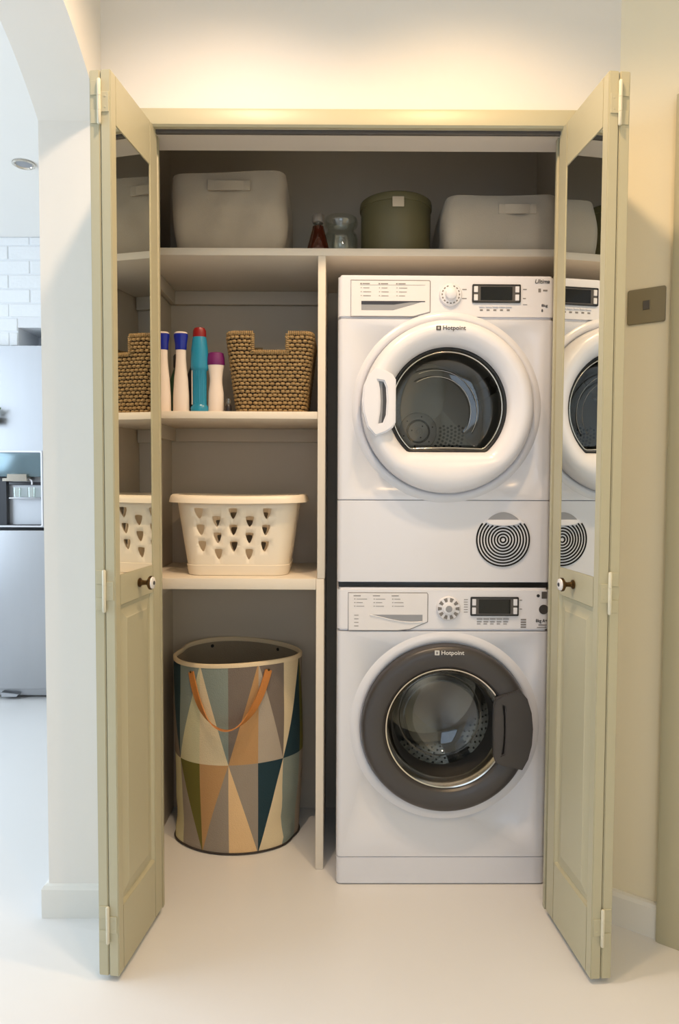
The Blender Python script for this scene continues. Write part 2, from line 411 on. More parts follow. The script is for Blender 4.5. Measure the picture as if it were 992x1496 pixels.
# ------------------------------------------------------------------ lamps (recessed downlights)
def downlight(x, y, z, label, power, color, glow, r=.042, angle=128, blend=1.0, soft=.03, tilt=0.0):
    e = empty('recessed_downlight', (x, y, z), 0, label, 'downlight', 'recessed ceiling downlights')
    lathe('bezel_ring', [(r+.010, 0), (r+.010, -.003), (r+.004, -.006), (r, -.004), (r-.004, .004), (r-.006, .0)], 32, 'chrome', e)
    lathe('lens', [(r-.004, -.0005), (.02, -.0015), (.0001, -.0015)], 32, glow, e)
    if power:
        l = bpy.data.lights.new('downlight_lamp', 'SPOT'); l.energy = power; l.color = color; l.spot_size = math.radians(angle); l.spot_blend = blend; l.shadow_soft_size = soft
        o = bpy.data.objects.new('downlight_lamp', l); COL.objects.link(o); o.parent = e; o.location = (0, 0, -.04); o.rotation_euler = (tilt, 0, 0)
    return e
downlight(-.27, 1.30, ZC-.001, 'recessed hall downlight nearest the left folded closet door', SPOT_W, WARM, 'lampglow', tilt=0)
downlight(.30, 1.30, ZC-.001, 'recessed hall downlight nearest the right folded closet door', SPOT_W, WARM2, 'lampglow', tilt=0)
downlight(.44, .25, ZC-.001, 'recessed hall downlight above the switch side of the hall', SPOT_W*.62, WARM2, 'lampglow', angle=140, tilt=math.radians(16))
downlight(-1.245, 2.752, ZK-.001, 'small round chrome downlight in the white kitchen ceiling', 0, (1, .97, .92), 'slot', r=.034)

# ================================================================== CLOSET SHELVING
YF = 1.976; YBK = 2.359
su = empty('shelving_unit', (-.30, 2.1, 0), 0, 'cream painted built-in shelving with long top shelf and upright divider', 'shelving')
su.location = (0, 0, 0)
box('top_shelf', (-.574, .664, YF, YBK, 1.787, 1.808), 'shelf', su, bevel=.0015)
box('middle_shelf', (-.574, -.0625, YF, YBK, 1.325, 1.346), 'shelf', su, bevel=.0015)
box('lower_shelf', (-.574, -.0655, YF-.004, YBK, .832, .864), 'shelf', su, bevel=.0015)
box('divider', (-.062, -.040, YF-.002, YBK, .8645, 1.7865), 'shelf', su, bevel=.0015)
box('divider', (-.065, -.042, YF-.002, YBK, 0.0005, .8635), 'shelf', su, bevel=.0015)
for z0 in (1.742, 1.280, .787):
    box('cleat', (-.5735, -.0665, 2.340, YBK, z0, z0+.0445), 'closet', su, bevel=.001)
    box('cleat', (-.5735, -.556, 2.05, 2.339, z0, z0+.0445), 'closet', su, bevel=.001)

# ================================================================== BIFOLD DOORS
LZ0, LZ1, LW, LT = .012, 2.033, .258, .0235
def leaf(parent, near, far, side, mirrored, name='leaf', th=LT):
    """A door leaf from its near edge to its far edge; its panelled face points to local +x*side."""
    d = Vector(far)-Vector(near); ang = math.atan2(d.y, d.x)
    e = bpy.data.objects.new(name, None); COL.objects.link(e); e.parent = parent; e.empty_display_size = .03
    # local frame: u along the leaf (0..LW), f = depth from the face inward (0..th), z up
    dirv = d.normalized(); nin = Vector((-dirv.y, dirv.x)); 
    if nin.x*side < 0: nin = -nin            # nin points out of the panelled face
    def P(u, f, z): q = Vector(near)+dirv*u-nin*f; return (q.x, q.y, z)
    def solid(nm, u0, u1, f0, f1, z0, z1, m, bevel=.0015, par=e):
        bm = bmesh.new(); vs = [bm.verts.new(P(u, f, z)) for u, f, z in ((u0,f0,z0),(u1,f0,z0),(u1,f1,z0),(u0,f1,z0),(u0,f0,z1),(u1,f0,z1),(u1,f1,z1),(u0,f1,z1))]
        for fc in ((0,3,2,1),(4,5,6,7),(0,1,5,4),(1,2,6,5),(2,3,7,6),(3,0,4,7)): bm.faces.new([vs[i] for i in fc])
        bmesh.ops.recalc_face_normals(bm, faces=bm.faces[:])
        if bevel: bmesh.ops.bevel(bm, geom=bm.edges[:], offset=bevel, segments=2, affect='EDGES')
        return from_bm(nm, bm, m, par, 35)
    s0, s1 = .026, .045
    zr = (.166, .863, .932, 1.925)
    solid('stile', 0, s0, 0, th, LZ0, LZ1, 'door', .002); solid('stile', LW-s1, LW, 0, th, LZ0, LZ1, 'door', .002)
    for a, b in ((LZ0, zr[0]), (zr[1], zr[2]), (zr[3], LZ1)): solid('rail', s0, LW-s1, .0003, th-.0003, a, b, 'door', .0012)
    # lower fielded panel
    u0, u1, z0, z1 = s0, LW-s1, zr[0], zr[1]
    bm = bmesh.new(); rings = []
    for off, f in ((0, .002), (.004, .0085), (.012, .0085), (.034, .003), (.036, .002)):
        rings.append([bm.verts.new(P(u, f, z)) for u, z in ((u0+off, z0+off), (u1-off, z0+off), (u1-off, z1-off), (u0+off, z1-off))])
    for a, b in zip(rings, rings[1:]):
        for i in range(4): bm.faces.new((a[i], a[(i+1) % 4], b[(i+1) % 4], b[i]))
    bm.faces.new(rings[-1])
    back = [bm.verts.new(P(u, th-.004, z)) for u, z in ((u0, z0), (u1, z0), (u1, z1), (u0, z1))]
    for i in range(4): bm.faces.new((rings[0][i], back[i], back[(i+1) % 4], rings[0][(i+1) % 4]))
    bm.faces.new(back[::-1]); from_bm('lower_panel', bm, 'door', e, False)
    # upper pane with its glazing bead
    if mirrored:
        mo = solid('mirror', u0+.0005, u1-.0005, .002, .006, zr[2]+.0005, zr[3]-.0005, 'mirror', 0)
        tag(mo, 'tall mirror glass reflecting the shelves')
        solid('backing', u0+.0005, u1-.0005, .0062, th-.003, zr[2]+.0005, zr[3]-.0005, 'door', 0)
    else:
        solid('upper_panel', u0, u1, .006, th-.004, zr[2], zr[3], 'door', 0)
    return e, P
def knob(parent, P, u, z):
    base = Vector(P(u, 0, z)); out = (Vector(P(u, -.1, z))-base).normalized()
    R = out.to_track_quat('Z', 'Y').to_matrix().to_4x4(); T = Matrix.Translation(base) @ R
    k = lathe('knob', [(.0001, 0), (.011, .0005), (.011, .003), (.0065, .006), (.0055, .016), (.007, .022), (.013, .024), (.0165, .027), (.0165, .031), (.0145, .033)], 28, 'bronze', parent)
    k.data.transform(T)
    f = lathe('knob_face', [(.0148, .0325), (.0138, .0355), (.009, .0368), (.0052, .0370)], 28, 'porcelain', k); f.data.transform(T)
    c = lathe('knob_center', [(.0052, .0369), (.0045, .0382), (.0001, .0386)], 20, 'fdark', k); c.data.transform(T)
def bifold(label, near, far, side, thn):
    root = empty('bifold_door', (0, 0, 0), 0, label, 'cupboard door', 'folded closet doors')
    l1, P1 = leaf(root, near, far, side, True)
    knob(root, P1, .128, .900)
    # the second leaf lies folded behind the first
    dirv = (Vector(far)-Vector(near)).normalized(); nin = Vector((-dirv.y, dirv.x))
    if nin.x*side < 0: nin = -nin
    g = .0015
    near2 = Vector(near)-nin*(2*LT+g); far2 = near2+dirv*LW
    near2 -= dirv*.0
    l2, P2 = leaf(root, tuple(near2), tuple(far2), -side, False)
    # hinges across the two near edges
    for zb, zt in ((1.915, 2.012), (.851, .947), (.090, .178)):
        H = bpy.data.objects.new('hinge', None); COL.objects.link(H); H.parent = root; H.empty_display_size = .02
        def hp(f, u, z): q = Vector(near)+dirv*(-u)-nin*f; return (q.x, q.y, z)
        def hbox(nm, f0, f1, u0, u1, z0, z1):
            bm = bmesh.new(); vs = [bm.verts.new(hp(*a)) for a in ((f0,u0,z0),(f1,u0,z0),(f1,u1,z0),(f0,u1,z0),(f0,u0,z1),(f1,u0,z1),(f1,u1,z1),(f0,u1,z1))]
            for fc in ((0,3,2,1),(4,5,6,7),(0,1,5,4),(1,2,6,5),(2,3,7,6),(3,0,4,7)): bm.faces.new([vs[i] for i in fc])
            bmesh.ops.recalc_face_normals(bm, faces=bm.faces[:]); bmesh.ops.bevel(bm, geom=bm.edges[:], offset=.0006, segments=1, affect='EDGES')
            return from_bm(nm, bm, 'door', H, 35)
        hh = zt-zb; c = LT+g/2
        hbox('hinge_plate', .004, c-.003, .0, .0022, zb+.28*hh, zb+.72*hh)
        hbox('hinge_plate', c+.003, 2*LT-.002, .0, .0022, zb+.04*hh, zb+.34*hh); hbox('hinge_plate', c+.003, 2*LT-.002, .0, .0022, zb+.66*hh, zb+.98*hh)
        for sz in (.38, .62):
            s = lathe('screw', [(.0001, .0006), (.0022, .0004), (.0026, 0)], 10, 'door', H)
            q = Vector(hp(.012, .0022, zb+sz*hh)); s.data.transform(Matrix.Translation(q) @ (-dirv.to_3d()).to_track_quat('Z', 'Y').to_matrix().to_4x4())
        prof = [(.0001, 0), (.003, .0006), (.0042, .003), (.0042, .0290), (.0036, .0295), (.0042, .030), (.0042, .0600), (.0036, .0605), (.0042, .061), (.0042, hh-.003), (.003, hh-.0006), (.0001, hh)]
        b = lathe('barrel', prof, 14, 'hinge', H); b.data.transform(Matrix.Translation(hp(c, .0045, zb)))
    return root
bifold('folded stone-painted mirrored door with round knob on the arch side of the closet', (-.4970, 1.5165), (-.4645, 1.7712), 1, LT)
bifold('folded stone-painted mirrored door with round knob beside the washer and dryer', (.5785, 1.5131), (.554, 1.772), -1, LT)

# ================================================================== WASHER AND DRYER
MW, MD = .595, .45
def rounded_front_box(name, x0, x1, z0, z1, m, parent, y0=0.0, y1=MD, rv=.014, re=.003):
    """cabinet slice: plan outline with rounded front corners, small bevel on its rims."""
    poly = [(x0, y1), (x0, y0+rv)] + [(x0+rv-rv*math.cos(a), y0+rv-rv*math.sin(a)) for a in [PI/2*i/5 for i in range(1, 6)]]
    poly += [(x1-rv+rv*math.sin(a), y0+rv-rv*math.cos(a)) for a in [PI/2*i/5 for i in range(0, 6)]] + [(x1, y1)]
    bm = bmesh.new(); a = [bm.verts.new((p[0], p[1], z0)) for p in poly]; b = [bm.verts.new((p[0], p[1], z1)) for p in poly]
    n = len(poly); fa = bm.faces.new(a); fb = bm.faces.new(b)
    for i in range(n): bm.faces.new((a[i], b[i], b[(i+1) % n], a[(i+1) % n]))
    bmesh.ops.recalc_face_normals(bm, faces=bm.faces[:])
    bmesh.ops.bevel(bm, geom=list(fa.edges)+list(fb.edges), offset=re, segments=2, affect='EDGES')
    return from_bm(name, bm, m, parent, 35)
def outline(name, poly, r, y, m, parent):
    return tube(name, [(p[0], y, p[1]) for p in poly], r, m, parent, n=6, closed=True)
def marks(name, lst, y, m, parent, kind='stuff'):
    V, F = [], []
    for x0, x1, z0, z1 in lst:
        b = len(V); V += [(x0, y, z0), (x1, y, z0), (x1, y, z1), (x0, y, z1), (x0, y+.0012, z0), (x1, y+.0012, z0), (x1, y+.0012, z1), (x0, y+.0012, z1)]
        F += [tuple(b+i for i in f) for f in ((0,1,2,3),(0,4,5,1),(1,5,6,2),(2,6,7,3),(3,7,4,0))]
    o = mesh(name, V, F, m, parent); o['kind'] = kind; return o
def brand(parent, x, y, z, wid, size, m, tile_m, mark_m):
    """square emblem tile and the maker's lettering"""
    s = size*.78
    tl = prism('emblem', rrect(x, x+s, z-.1*s, z+.9*s, s*.08, 3), y, y+.001, tile_m, parent, smooth=False)
    k = s
    V = [(x+.30*k, z+.72*k), (x+.42*k, z+.72*k), (x+.42*k, z+.45*k), (x+.58*k, z+.45*k), (x+.58*k, z+.72*k), (x+.70*k, z+.72*k), (x+.70*k, z+.10*k), (x+.58*k, z+.10*k), (x+.58*k, z+.33*k), (x+.42*k, z+.33*k), (x+.42*k, z+.10*k), (x+.30*k, z+.10*k)]
    prism('emblem_mark', V, y-.0004, y+.0004, mark_m, parent, smooth=False)
    text_mesh('lettering', 'Hotpoint', size, m, parent, (x+s*1.35, y, z), width=wid-s*1.35)
def display(root, x0, x1, z0, z1, y):
    d = prism('display', rrect(x0, x1, z0, z1, .002, 2), y-.003, y+.002, 'bezel', root, bevel=.0008)
    fr = (x1-x0)*.165
    fm = plate('display_rim', rrect(x0-.0015, x1+.0015, z0-.0015, z1+.0015, .003, 3), [rrect(x0+.0015, x1-.0015, z0+.0015, z1-.0015, .002, 2)], y-.0042, y+.001, 'black', d)
    prism('screen', rrect(x0+fr, x1-fr, z0+.005, z1-.005, .001, 2), y-.0036, y, 'screen', d, smooth=False)
    hz = (z0+z1)/2
    for xa in (x0+.003, x1-.0135):
        for za, zb in ((z0+.004, hz-.003), (hz+.003, z1-.004)):
            prism('button', rrect(xa, xa+.0105, za, zb, .001, 2), y-.0055, y, 'plastic', root, bevel=.0006)
def tick_marks(root, cx, cz, r0, r1, n, m, y, skip=()):
    V, F = [], []
    for i in range(n):
        if i in skip: continue
        a = 2*PI*i/n; da = .55*PI/n
        q = [(r0, a-da), (r1, a-da), (r1, a+da), (r0, a+da)]; b = len(V)
        V += [(cx+r*math.cos(t), y, cz+r*math.sin(t)) for r, t in q]+[(cx+r*math.cos(t), y+.0015, cz+r*math.sin(t)) for r, t in q]
        F += [tuple(b+i2 for i2 in f) for f in ((0,1,2,3),(0,4,5,1),(1,5,6,2),(2,6,7,3),(3,7,4,0))]
    return mesh('dial_marks', V, F, m, root)
def door_ring(name, cx, cz, rin_f, rout, prof, m, parent, n=128):
    """ring swept round; prof: (t 0 inner..1 outer, height towards the viewer); rin_f(angle) gives the inner edge."""
    V, F = [], []
    for i in range(n):
        a = 2*PI*i/n; ri = rin_f(a)
        for t, hgt in prof:
            r = ri+(rout-ri)*t; V.append((cx+r*math.cos(a), -hgt, cz+r*math.sin(a)))
    k = len(prof)
    for i in range(n):
        j = (i+1) % n
        for q in range(k-1): F.append((i*k+q, j*k+q, j*k+q+1, i*k+q+1))
    bm = bmesh.new(); vs = [bm.verts.new(v) for v in V]
    for f in F: bm.faces.new([vs[i] for i in f])
    return from_bm(name, bm, m, parent, 45)
def cyl_cutter(cx, cz, r, y0, y1, parent):
    return lathe('cutter', [(r, y0), (r, y1)], 96, 'hole', parent, axis='y', center=(cx, 0, cz), cap=True)
def dots(name, pts, r, nrm, m, parent, n=8, t=.0015):
    """short discs at pts facing the direction nrm(p)"""
    V, F = [], []
    for p in pts:
        p = Vector(p); d = Vector(nrm(p)).normalized(); a = d.orthogonal().normalized(); b = d.cross(a); s = len(V)
        for lvl in (0, 1):
            for k in range(n): V.append(p+d*(t*lvl)+a*r*math.cos(2*PI*k/n)+b*r*math.sin(2*PI*k/n))
        F.append(tuple(s+n+k for k in range(n)))
        for k in range(n): F.append((s+k, s+(k+1) % n, s+n+(k+1) % n, s+n+k))
    o = mesh(name, V, F, m, parent); o['kind'] = 'stuff'; return o

MROT = .0068
# ---------------------------------------------------------------- dryer (on top)
DZ = .862
dr = empty('tumble_dryer', (-.0038, 1.90, DZ), MROT, 'white tumble dryer with white-rimmed glass door, stacked on top of the washing machine', 'tumble dryer')
rounded_front_box('control_panel', 0, MW, .7315, .850, 'plastic', dr, re=.006)
bd = rounded_front_box('body', 0, MW, .2335, .7300, 'enamel', dr, re=.0015)
DCX, DCZ = .300, .488
boolean_cut(bd, cyl_cutter(DCX, DCZ, .195, -.05, .43, dr))
rounded_front_box('lower_panel', 0, MW, .004, .2320, 'enamel', dr, re=.0015)
box('gap_shade', (.004, MW-.004, .006, MD-.01, -.0110, .0038), 'black', dr, bevel=.001)  # black strip added to darken the gap between the two machines
# soft surround moulded in the front
lathe('door_surround', [(.237, .002), (.240, -.004), (.246, -.007), (.254, -.006), (.262, .0005)], 128, 'enamel', dr, axis='y', center=(DCX, 0, DCZ))
RW = .163
def rin_d(a):
    dwn = -math.sin(a); lft = -math.cos(a); r = RW
    if dwn > .3: r = min(r, .122/dwn)
    return r
dd = door_ring('door', DCX, DCZ, rin_d, .2355, [(-.02, -.006), (0, .012), (.03, .026), (.10, .034), (.25, .043), (.45, .051), (.62, .053), (.80, .049), (.92, .040), (.98, .028), (1, .016), (1.0, .002)], 'plastic', dr, n=160)
brand(dd, .262, -.0536, .6900, .078, .0160, 'dprint', 'dprint', 'wprint')
# dark seal and chrome lip inside the ring
door_ring('window_seal', DCX, DCZ, lambda a: rin_d(a)-.011, .1, [(0, .004), (.1, .010)], 'black', dd, n=160) if False else None
def ring_path(fr, y, n=160): return [(DCX+fr(2*PI*i/n)*math.cos(2*PI*i/n), y, DCZ+fr(2*PI*i/n)*math.sin(2*PI*i/n)) for i in range(n)]
tube('window_seal', ring_path(lambda a: rin_d(a)-.003, -.011), .0055, 'black', dd, n=8, closed=True)
tube('glass_lip', ring_path(lambda a: rin_d(a)-.011, -.009), .0028, 'chrome', dd, n=8, closed=True)
# glass: shallow bowl following the cut-off circle
V, F = [], []; n = 120; prf = [(1.0, .010), (.985, -.02), (.95, -.050), (.86, -.062), (.5, -.066), (.001, -.067)]
for i in range(n):
    a = 2*PI*i/n; r0 = rin_d(a)-.008
    for t, hgt in prf: V.append((DCX+r0*t*math.cos(a), -hgt, DCZ+r0*t*math.sin(a)))
k = len(prf)
for i in range(n):
    for q in range(k-1): F.append((i*k+q, ((i+1) % n)*k+q, ((i+1) % n)*k+q+1, i*k+q+1))
mesh('window_glass', V, F, 'lglass', dd, 40)
# reflections on the bowl edges, drawn in as two bright chrome arcs
for rr, a0, a1 in ((.100, -.62, 2.15), (.118, -.50, 2.0)):
    tube('glass_glint', [(DCX-.022+rr*math.cos(a0+(a1-a0)*i/40), .052, DCZ-.006+rr*math.sin(a0+(a1-a0)*i/40)) for i in range(41)], .0010, 'chrome', dd, n=6)
# handle paddle on the left of the ring
hp_ = [(.066, .594), (.112, .584), (.136, .575), (.150, .561), (.151, .556), (.151, .448), (.150, .440), (.138, .424), (.112, .412), (.070, .394)]
hp_ = [(x, z) for x, z in hp_]
hpoly = [(.100, .588), (.128, .580), (.146, .570), (.1545, .556), (.1545, .442), (.147, .428), (.128, .415), (.100, .405), (.078, .43), (.067, .47), (.064, .50), (.068, .54), (.082, .57)]
hole_h = [(.108, .553), (.121, .551), (.128, .535), (.130, .50), (.128, .462), (.120, .441), (.108, .439), (.113, .47), (.114, .50), (.112, .53)]
hd = plate('handle', hpoly, [hole_h], -.064, -.030, 'plastic', dd)
bm = bmesh.new(); bm.from_mesh(hd.data)
fe = [e for e in bm.edges if len(e.link_faces) == 2 and abs(e.link_faces[0].normal.dot(e.link_faces[1].normal)) < .5 and all(v.co.y < -.06 for v in e.verts)]
bmesh.ops.bevel(bm, geom=fe, offset=.004, segments=2, affect='EDGES'); bm.to_mesh(hd.data); bm.free()
prism('grip_recess', hole_h, -.0535, -.050, 'slot', dd, smooth=False)
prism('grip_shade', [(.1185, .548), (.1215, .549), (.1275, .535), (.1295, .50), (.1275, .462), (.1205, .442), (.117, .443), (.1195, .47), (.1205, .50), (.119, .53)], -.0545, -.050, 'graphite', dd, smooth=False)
# drum seen through the glass
drm = lathe('drum', [(.193, .002), (.193, .03), (.185, .045), (.188, .06), (.188, .40), (.0001, .405)], 96, 'dsteel', dr, axis='y', center=(DCX, 0, DCZ), smooth=30)
HBX, HBZ = DCX-.030, DCZ-.036
lathe('hub', [(.064, .402), (.062, .396), (.056, .393), (.040, .392)], 56, 'hubgrey', drm, axis='y', center=(HBX, 0, HBZ))
lathe('hub_groove', [(.040, .392), (.0395, .397), (.0345, .397), (.034, .392)], 56, 'hole', drm, axis='y', center=(HBX, 0, HBZ))
lathe('hub_cap', [(.034, .392), (.032, .389), (.014, .388), (.012, .391), (.008, .391), (.006, .386), (.0001, .385)], 48, 'hubgrey', drm, axis='y', center=(HBX, 0, HBZ))
dots('hub_bolts', [(HBX+.050*math.cos(PI/3*i+.3), .3925, HBZ+.050*math.sin(PI/3*i+.3)) for i in range(6)]+[(HBX+.022*math.cos(PI/3*2*i+.9), .3885, HBZ+.022*math.sin(PI/3*2*i+.9)) for i in range(3)], .0026, lambda p: (0, -1, 0), 'hole', drm, t=.001)
pts = []
for j in range(7):
    rr = .076+.0125*j
    nn = int(2*PI*rr/.0125)
    for i in range(nn):
        a = 2*PI*(i+.5*(j % 2))/nn
        x, z = HBX+rr*math.cos(a), HBZ+rr*math.sin(a)
        if z < DCZ-.012 and (x-DCX)**2+(z-DCZ)**2 < .176**2: pts.append((x, .4015, z))
dots('vent_holes', pts, .0044, lambda p: (0, -1, 0), 'hole', drm, t=.002)
for a in (.5, 2.6, 4.7):   # lifters
    c, s = math.cos(a), math.sin(a)
    V = []
    for y in (.08, .36):
        for r, o in ((.187, -.028), (.160, -.007), (.156, 0), (.160, .007), (.187, .028)): V.append((DCX+r*c-o*s, y, DCZ+r*s+o*c))
    F = [(i, i+1, i+6, i+5) for i in range(4)]+[(0, 1, 2, 3, 4), (9, 8, 7, 6, 5)]
    mesh('lifter', V, F, 'dsteel', drm, 30)
# control panel furniture
PY = -.0005
dwp = [(.034, .829), (.252, .829), (.252, .748), (.206, .736), (.034, .731+.005)]
dwf = prism('drawer_front', [(.0355, .8335), (.248, .8335), (.2505, .831), (.2505, .750), (.206, .7375), (.0355, .7375)], -.0022, .001, 'drawer', dr, bevel=.0008)
outline('drawer_gap', [(.034, .835), (.2495, .835), (.252, .8325), (.252, .749), (.206, .736), (.034, .736)], .0009, -.0004, 'print', dwf)
prism('grip', [(.063, .778), (.150, .777), (.186, .777), (.236, .7785), (.205, .769), (.150, .7535), (.063, .7535)], -.0026, -.001, 'slot', dwf, smooth=False)
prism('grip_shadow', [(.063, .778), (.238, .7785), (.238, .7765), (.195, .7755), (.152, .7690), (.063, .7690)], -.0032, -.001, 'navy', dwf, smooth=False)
mk = []
for cx0, rows in ((.060, 4), (.110, 4), (.158, 4)):
    mk.append((cx0, cx0+.004, .8235, .8265)); mk.append((cx0+.006, cx0+.026, .8240, .8262))
    for j in range(1, rows): mk += [(cx0+.001, cx0+.004, .8235-.0105*j, .8250-.0105*j), (cx0+.008, cx0+.008+random.uniform(.014, .024), .8232-.0105*j, .8246-.0105*j)]
marks('printed_text', mk, -.0028, 'print', dwf)
marks('printed_line', [(.060, .238, .8215, .8219)], -.0028, 'print', dwf)
lathe('dial', [(.031, .001), (.031, -.004), (.0285, -.007), (.017, -.008), (.015, -.010), (.0145, -.017), (.012, -.019), (.0001, -.019)], 48, 'plastic', dr, axis='y', center=(.3075, 0, .796))
tick_marks(dr, .3075, .796, .022, .0255, 16, 'print', -.0078, (4,))
marks('printed_text', [(.340, .352, .8105, .8125), (.340, .352, .786, .788), (.507, .517, .8115, .8135), (.507, .515, .787, .789), (.507, .519, .7705, .772)], -.0008, 'print', dr)
display(dr, .3685, .4985, .777, .8235, 0)
for i in range(5): prism('button', rrect(.386+.0185*i, .386+.0185*i+.0165, .7640, .7680, .001, 2), -.003, .001, 'plastic', dr, bevel=.0005)
marks('printed_text', [(.389+.0185*i, .389+.0185*i+.008, .754, .758) for i in range(5)], -.0008, 'print', dr)
text_mesh('lettering', 'Ultima', .016, 'dprint', dr, (.538, -.0008, .829), width=.040, shear=.25)
text_mesh('lettering', '8kg', .010, 'dprint', dr, (.558, -.0008, .766), width=.017); text_mesh('lettering', '8', .010, 'dprint', dr, (.558, -.0008, .752))
marks('printed_text', [(.549, .556, .805, .815), (.562, .574, .808, .812)], -.0008, 'print', dr)
# ringed vent in the lower panel
VX, VZ = .4615, .1235
vn = lathe('vent', [(.0745, -.0002), (.0745, -.0016), (.0001, -.0016)], 72, 'plastic', dr, axis='y', center=(VX, 0, VZ))
for j in range(9):
    rr = .0075+.0082*j
    a0, a1 = (0, 2*PI)
    cutz = .052
    if rr > cutz-.012:
        ha = math.acos(min(1, (.040 if rr < .06 else .0455)/rr)); a0, a1 = PI/2+ha, PI/2+2*PI-ha
    V, F = [], []; n = 72
    for i in range(n+1):
        a = a0+(a1-a0)*i/n
        for r, y in ((rr-.0021, -.0030), (rr+.0021, -.0030), (rr+.0021, -.0008), (rr-.0021, -.0008)): V.append((VX+r*math.cos(a), y, VZ+r*math.sin(a)))
    for i in range(n):
        for q in range(4): F.append((i*4+q, i*4+(q+1) % 4, i*4+4+(q+1) % 4, i*4+4+q))
    mesh('vent_slot', V, F, 'hole', vn)
gp = [(VX-.0465+.093*i/16, VZ+.048) for i in range(17)]
gp = [(VX-.046, VZ+.050)]+[(VX-.044+.088*i/14, VZ+.055+.022*math.sin(PI*i/14)**.8) for i in range(15)]+[(VX+.046, VZ+.050)]
prism('grip', gp, -.0042, -.001, 'slot', vn, smooth=False)
lp = [(VX-.050+.1*i/12, VZ+.0505-.012*math.sin(PI*i/12)**.4) for i in range(13)]
prism('grip_lip', lp+[(VX+.046, VZ+.056), (VX-.046, VZ+.056)], -.0075, -.001, 'plastic', vn, bevel=.002)

# ---------------------------------------------------------------- washing machine
wm = empty('washing_machine', (-.0038, 1.90, 0), MROT, 'white washing machine with dark grey round door, standing on the floor under the dryer', 'washing machine')
rounded_front_box('control_panel', 0, MW, .7285, .850, 'plastic', wm, re=.006)
bw_ = rounded_front_box('body', 0, MW, .0805, .7270, 'enamel', wm, re=.0015)
WCX, WCZ = .3045, .459
boolean_cut(bw_, cyl_cutter(WCX, WCZ, .195, -.05, .43, wm))
rounded_front_box('kick_panel', 0, MW, .003, .0790, 'enamel', wm, re=.0015)
for fx in (.05, MW-.05):
    for fy in (.06, MD-.06): lathe('foot', [(.022, .0005), (.024, .0015), (.024, .003), (.012, .006)], 16, 'black', wm, center=(fx, fy, 0), cap=True)
lathe('door_surround', [(.238, .002), (.240, -.003), (.246, -.006), (.256, -.005), (.268, .0005)], 128, 'enamel', wm, axis='y', center=(WCX, 0, WCZ))
wd = door_ring('door', WCX, WCZ, lambda a: .167, .2365, [(-.03, -.002), (-.01, .010), (0, .016), (.06, .020), (.12, .030), (.16, .032), (.40, .037), (.70, .038), (.88, .034), (.96, .026), (1, .014), (1, .002)], 'graphite', wm, n=160)
lathe('chrome_ring', [(.1705, -.0195), (.1685, -.0235), (.1650, -.0225), (.1600, -.0150), (.1545, -.0060), (.1500, .004)], 128, 'chrome', wd, axis='y', center=(WCX, 0, WCZ))
brand(wd, .269, -.0395, .6710, .080, .0165, 'wprint', 'wprint', 'graphite')
# glass bowl reaching into the drum
lathe('window_glass', [(.1600, -.0145), (.1535, -.004), (.1490, .022), (.143, .050), (.131, .076), (.120, .092), (.108, .102), (.085, .112), (.05, .118), (.0001, .120)], 96, 'lglass', wd, axis='y', center=(WCX, 0, WCZ))
lathe('gasket', [(.194, .002), (.194, .016), (.182, .026), (.176, .022), (.168, .030), (.160, .050), (.146, .066), (.141, .074), (.144, .080), (.192, .082)], 96, 'rubber', wm, axis='y', center=(WCX, 0, WCZ))
lathe('glass_edge', [(.1225, .0890), (.1205, .0870), (.1185, .0905), (.1205, .0925), (.1225, .0890)], 96, 'chrome', wd, axis='y', center=(WCX, 0, WCZ))
wdr = lathe('drum', [(.150, .083), (.154, .086), (.188, .092), (.193, .10), (.193, .38), (.17, .40), (.06, .392), (.0001, .39)], 96, 'steel', wm, axis='y', center=(WCX, 0, WCZ), smooth=30)
pts = []
for j in range(11):
    for i in range(44):
        a = 2*PI*(i+.5*(j % 2))/44; pts.append((WCX+.1925*math.cos(a), .115+.024*j, WCZ+.1925*math.sin(a)))
dots('drum_holes', pts, .0032, lambda p: (WCX-p.x, 0, WCZ-p.z), 'hole', wdr)
for a in (.95, 3.05, 5.15):
    c, s = math.cos(a), math.sin(a); V = []
    for y in (.105, .37):
        for r, o in ((.192, -.038), (.150, -.013), (.142, 0), (.150, .013), (.192, .038)): V.append((WCX+r*c-o*s, y, WCZ+r*s+o*c))
    mesh('lifter', V, [(i, i+1, i+6, i+5) for i in range(4)]+[(0, 1, 2, 3, 4), (9, 8, 7, 6, 5)], 'steel', wdr, 30)
# door handle on the right of the ring
hq = [(.440, .548), (.4585, .560), (.5035, .574), (.5250, .550), (.5375, .510), (.5420, .465), (.5395, .420), (.5300, .380), (.5140, .350), (.4590, .362), (.4400, .372), (.4340, .390), (.4325, .46), (.4340, .530)]
hh_ = [(.4555, .534), (.4630, .530), (.4660, .49), (.4660, .43), (.4630, .396), (.4555, .392), (.4600, .43), (.4610, .465), (.4600, .50)]
hw = plate('handle', hq, [hh_], -.046, -.028, 'graphite', wd)
bm = bmesh.new(); bm.from_mesh(hw.data)
fe = [e for e in bm.edges if len(e.link_faces) == 2 and abs(e.link_faces[0].normal.dot(e.link_faces[1].normal)) < .5 and all(v.co.y < -.04 for v in e.verts)]
bmesh.ops.bevel(bm, geom=fe, offset=.0025, segments=2, affect='EDGES'); bm.to_mesh(hw.data); bm.free()
prism('grip_recess', hh_, -.030, -.0285, 'black', wd, smooth=False)
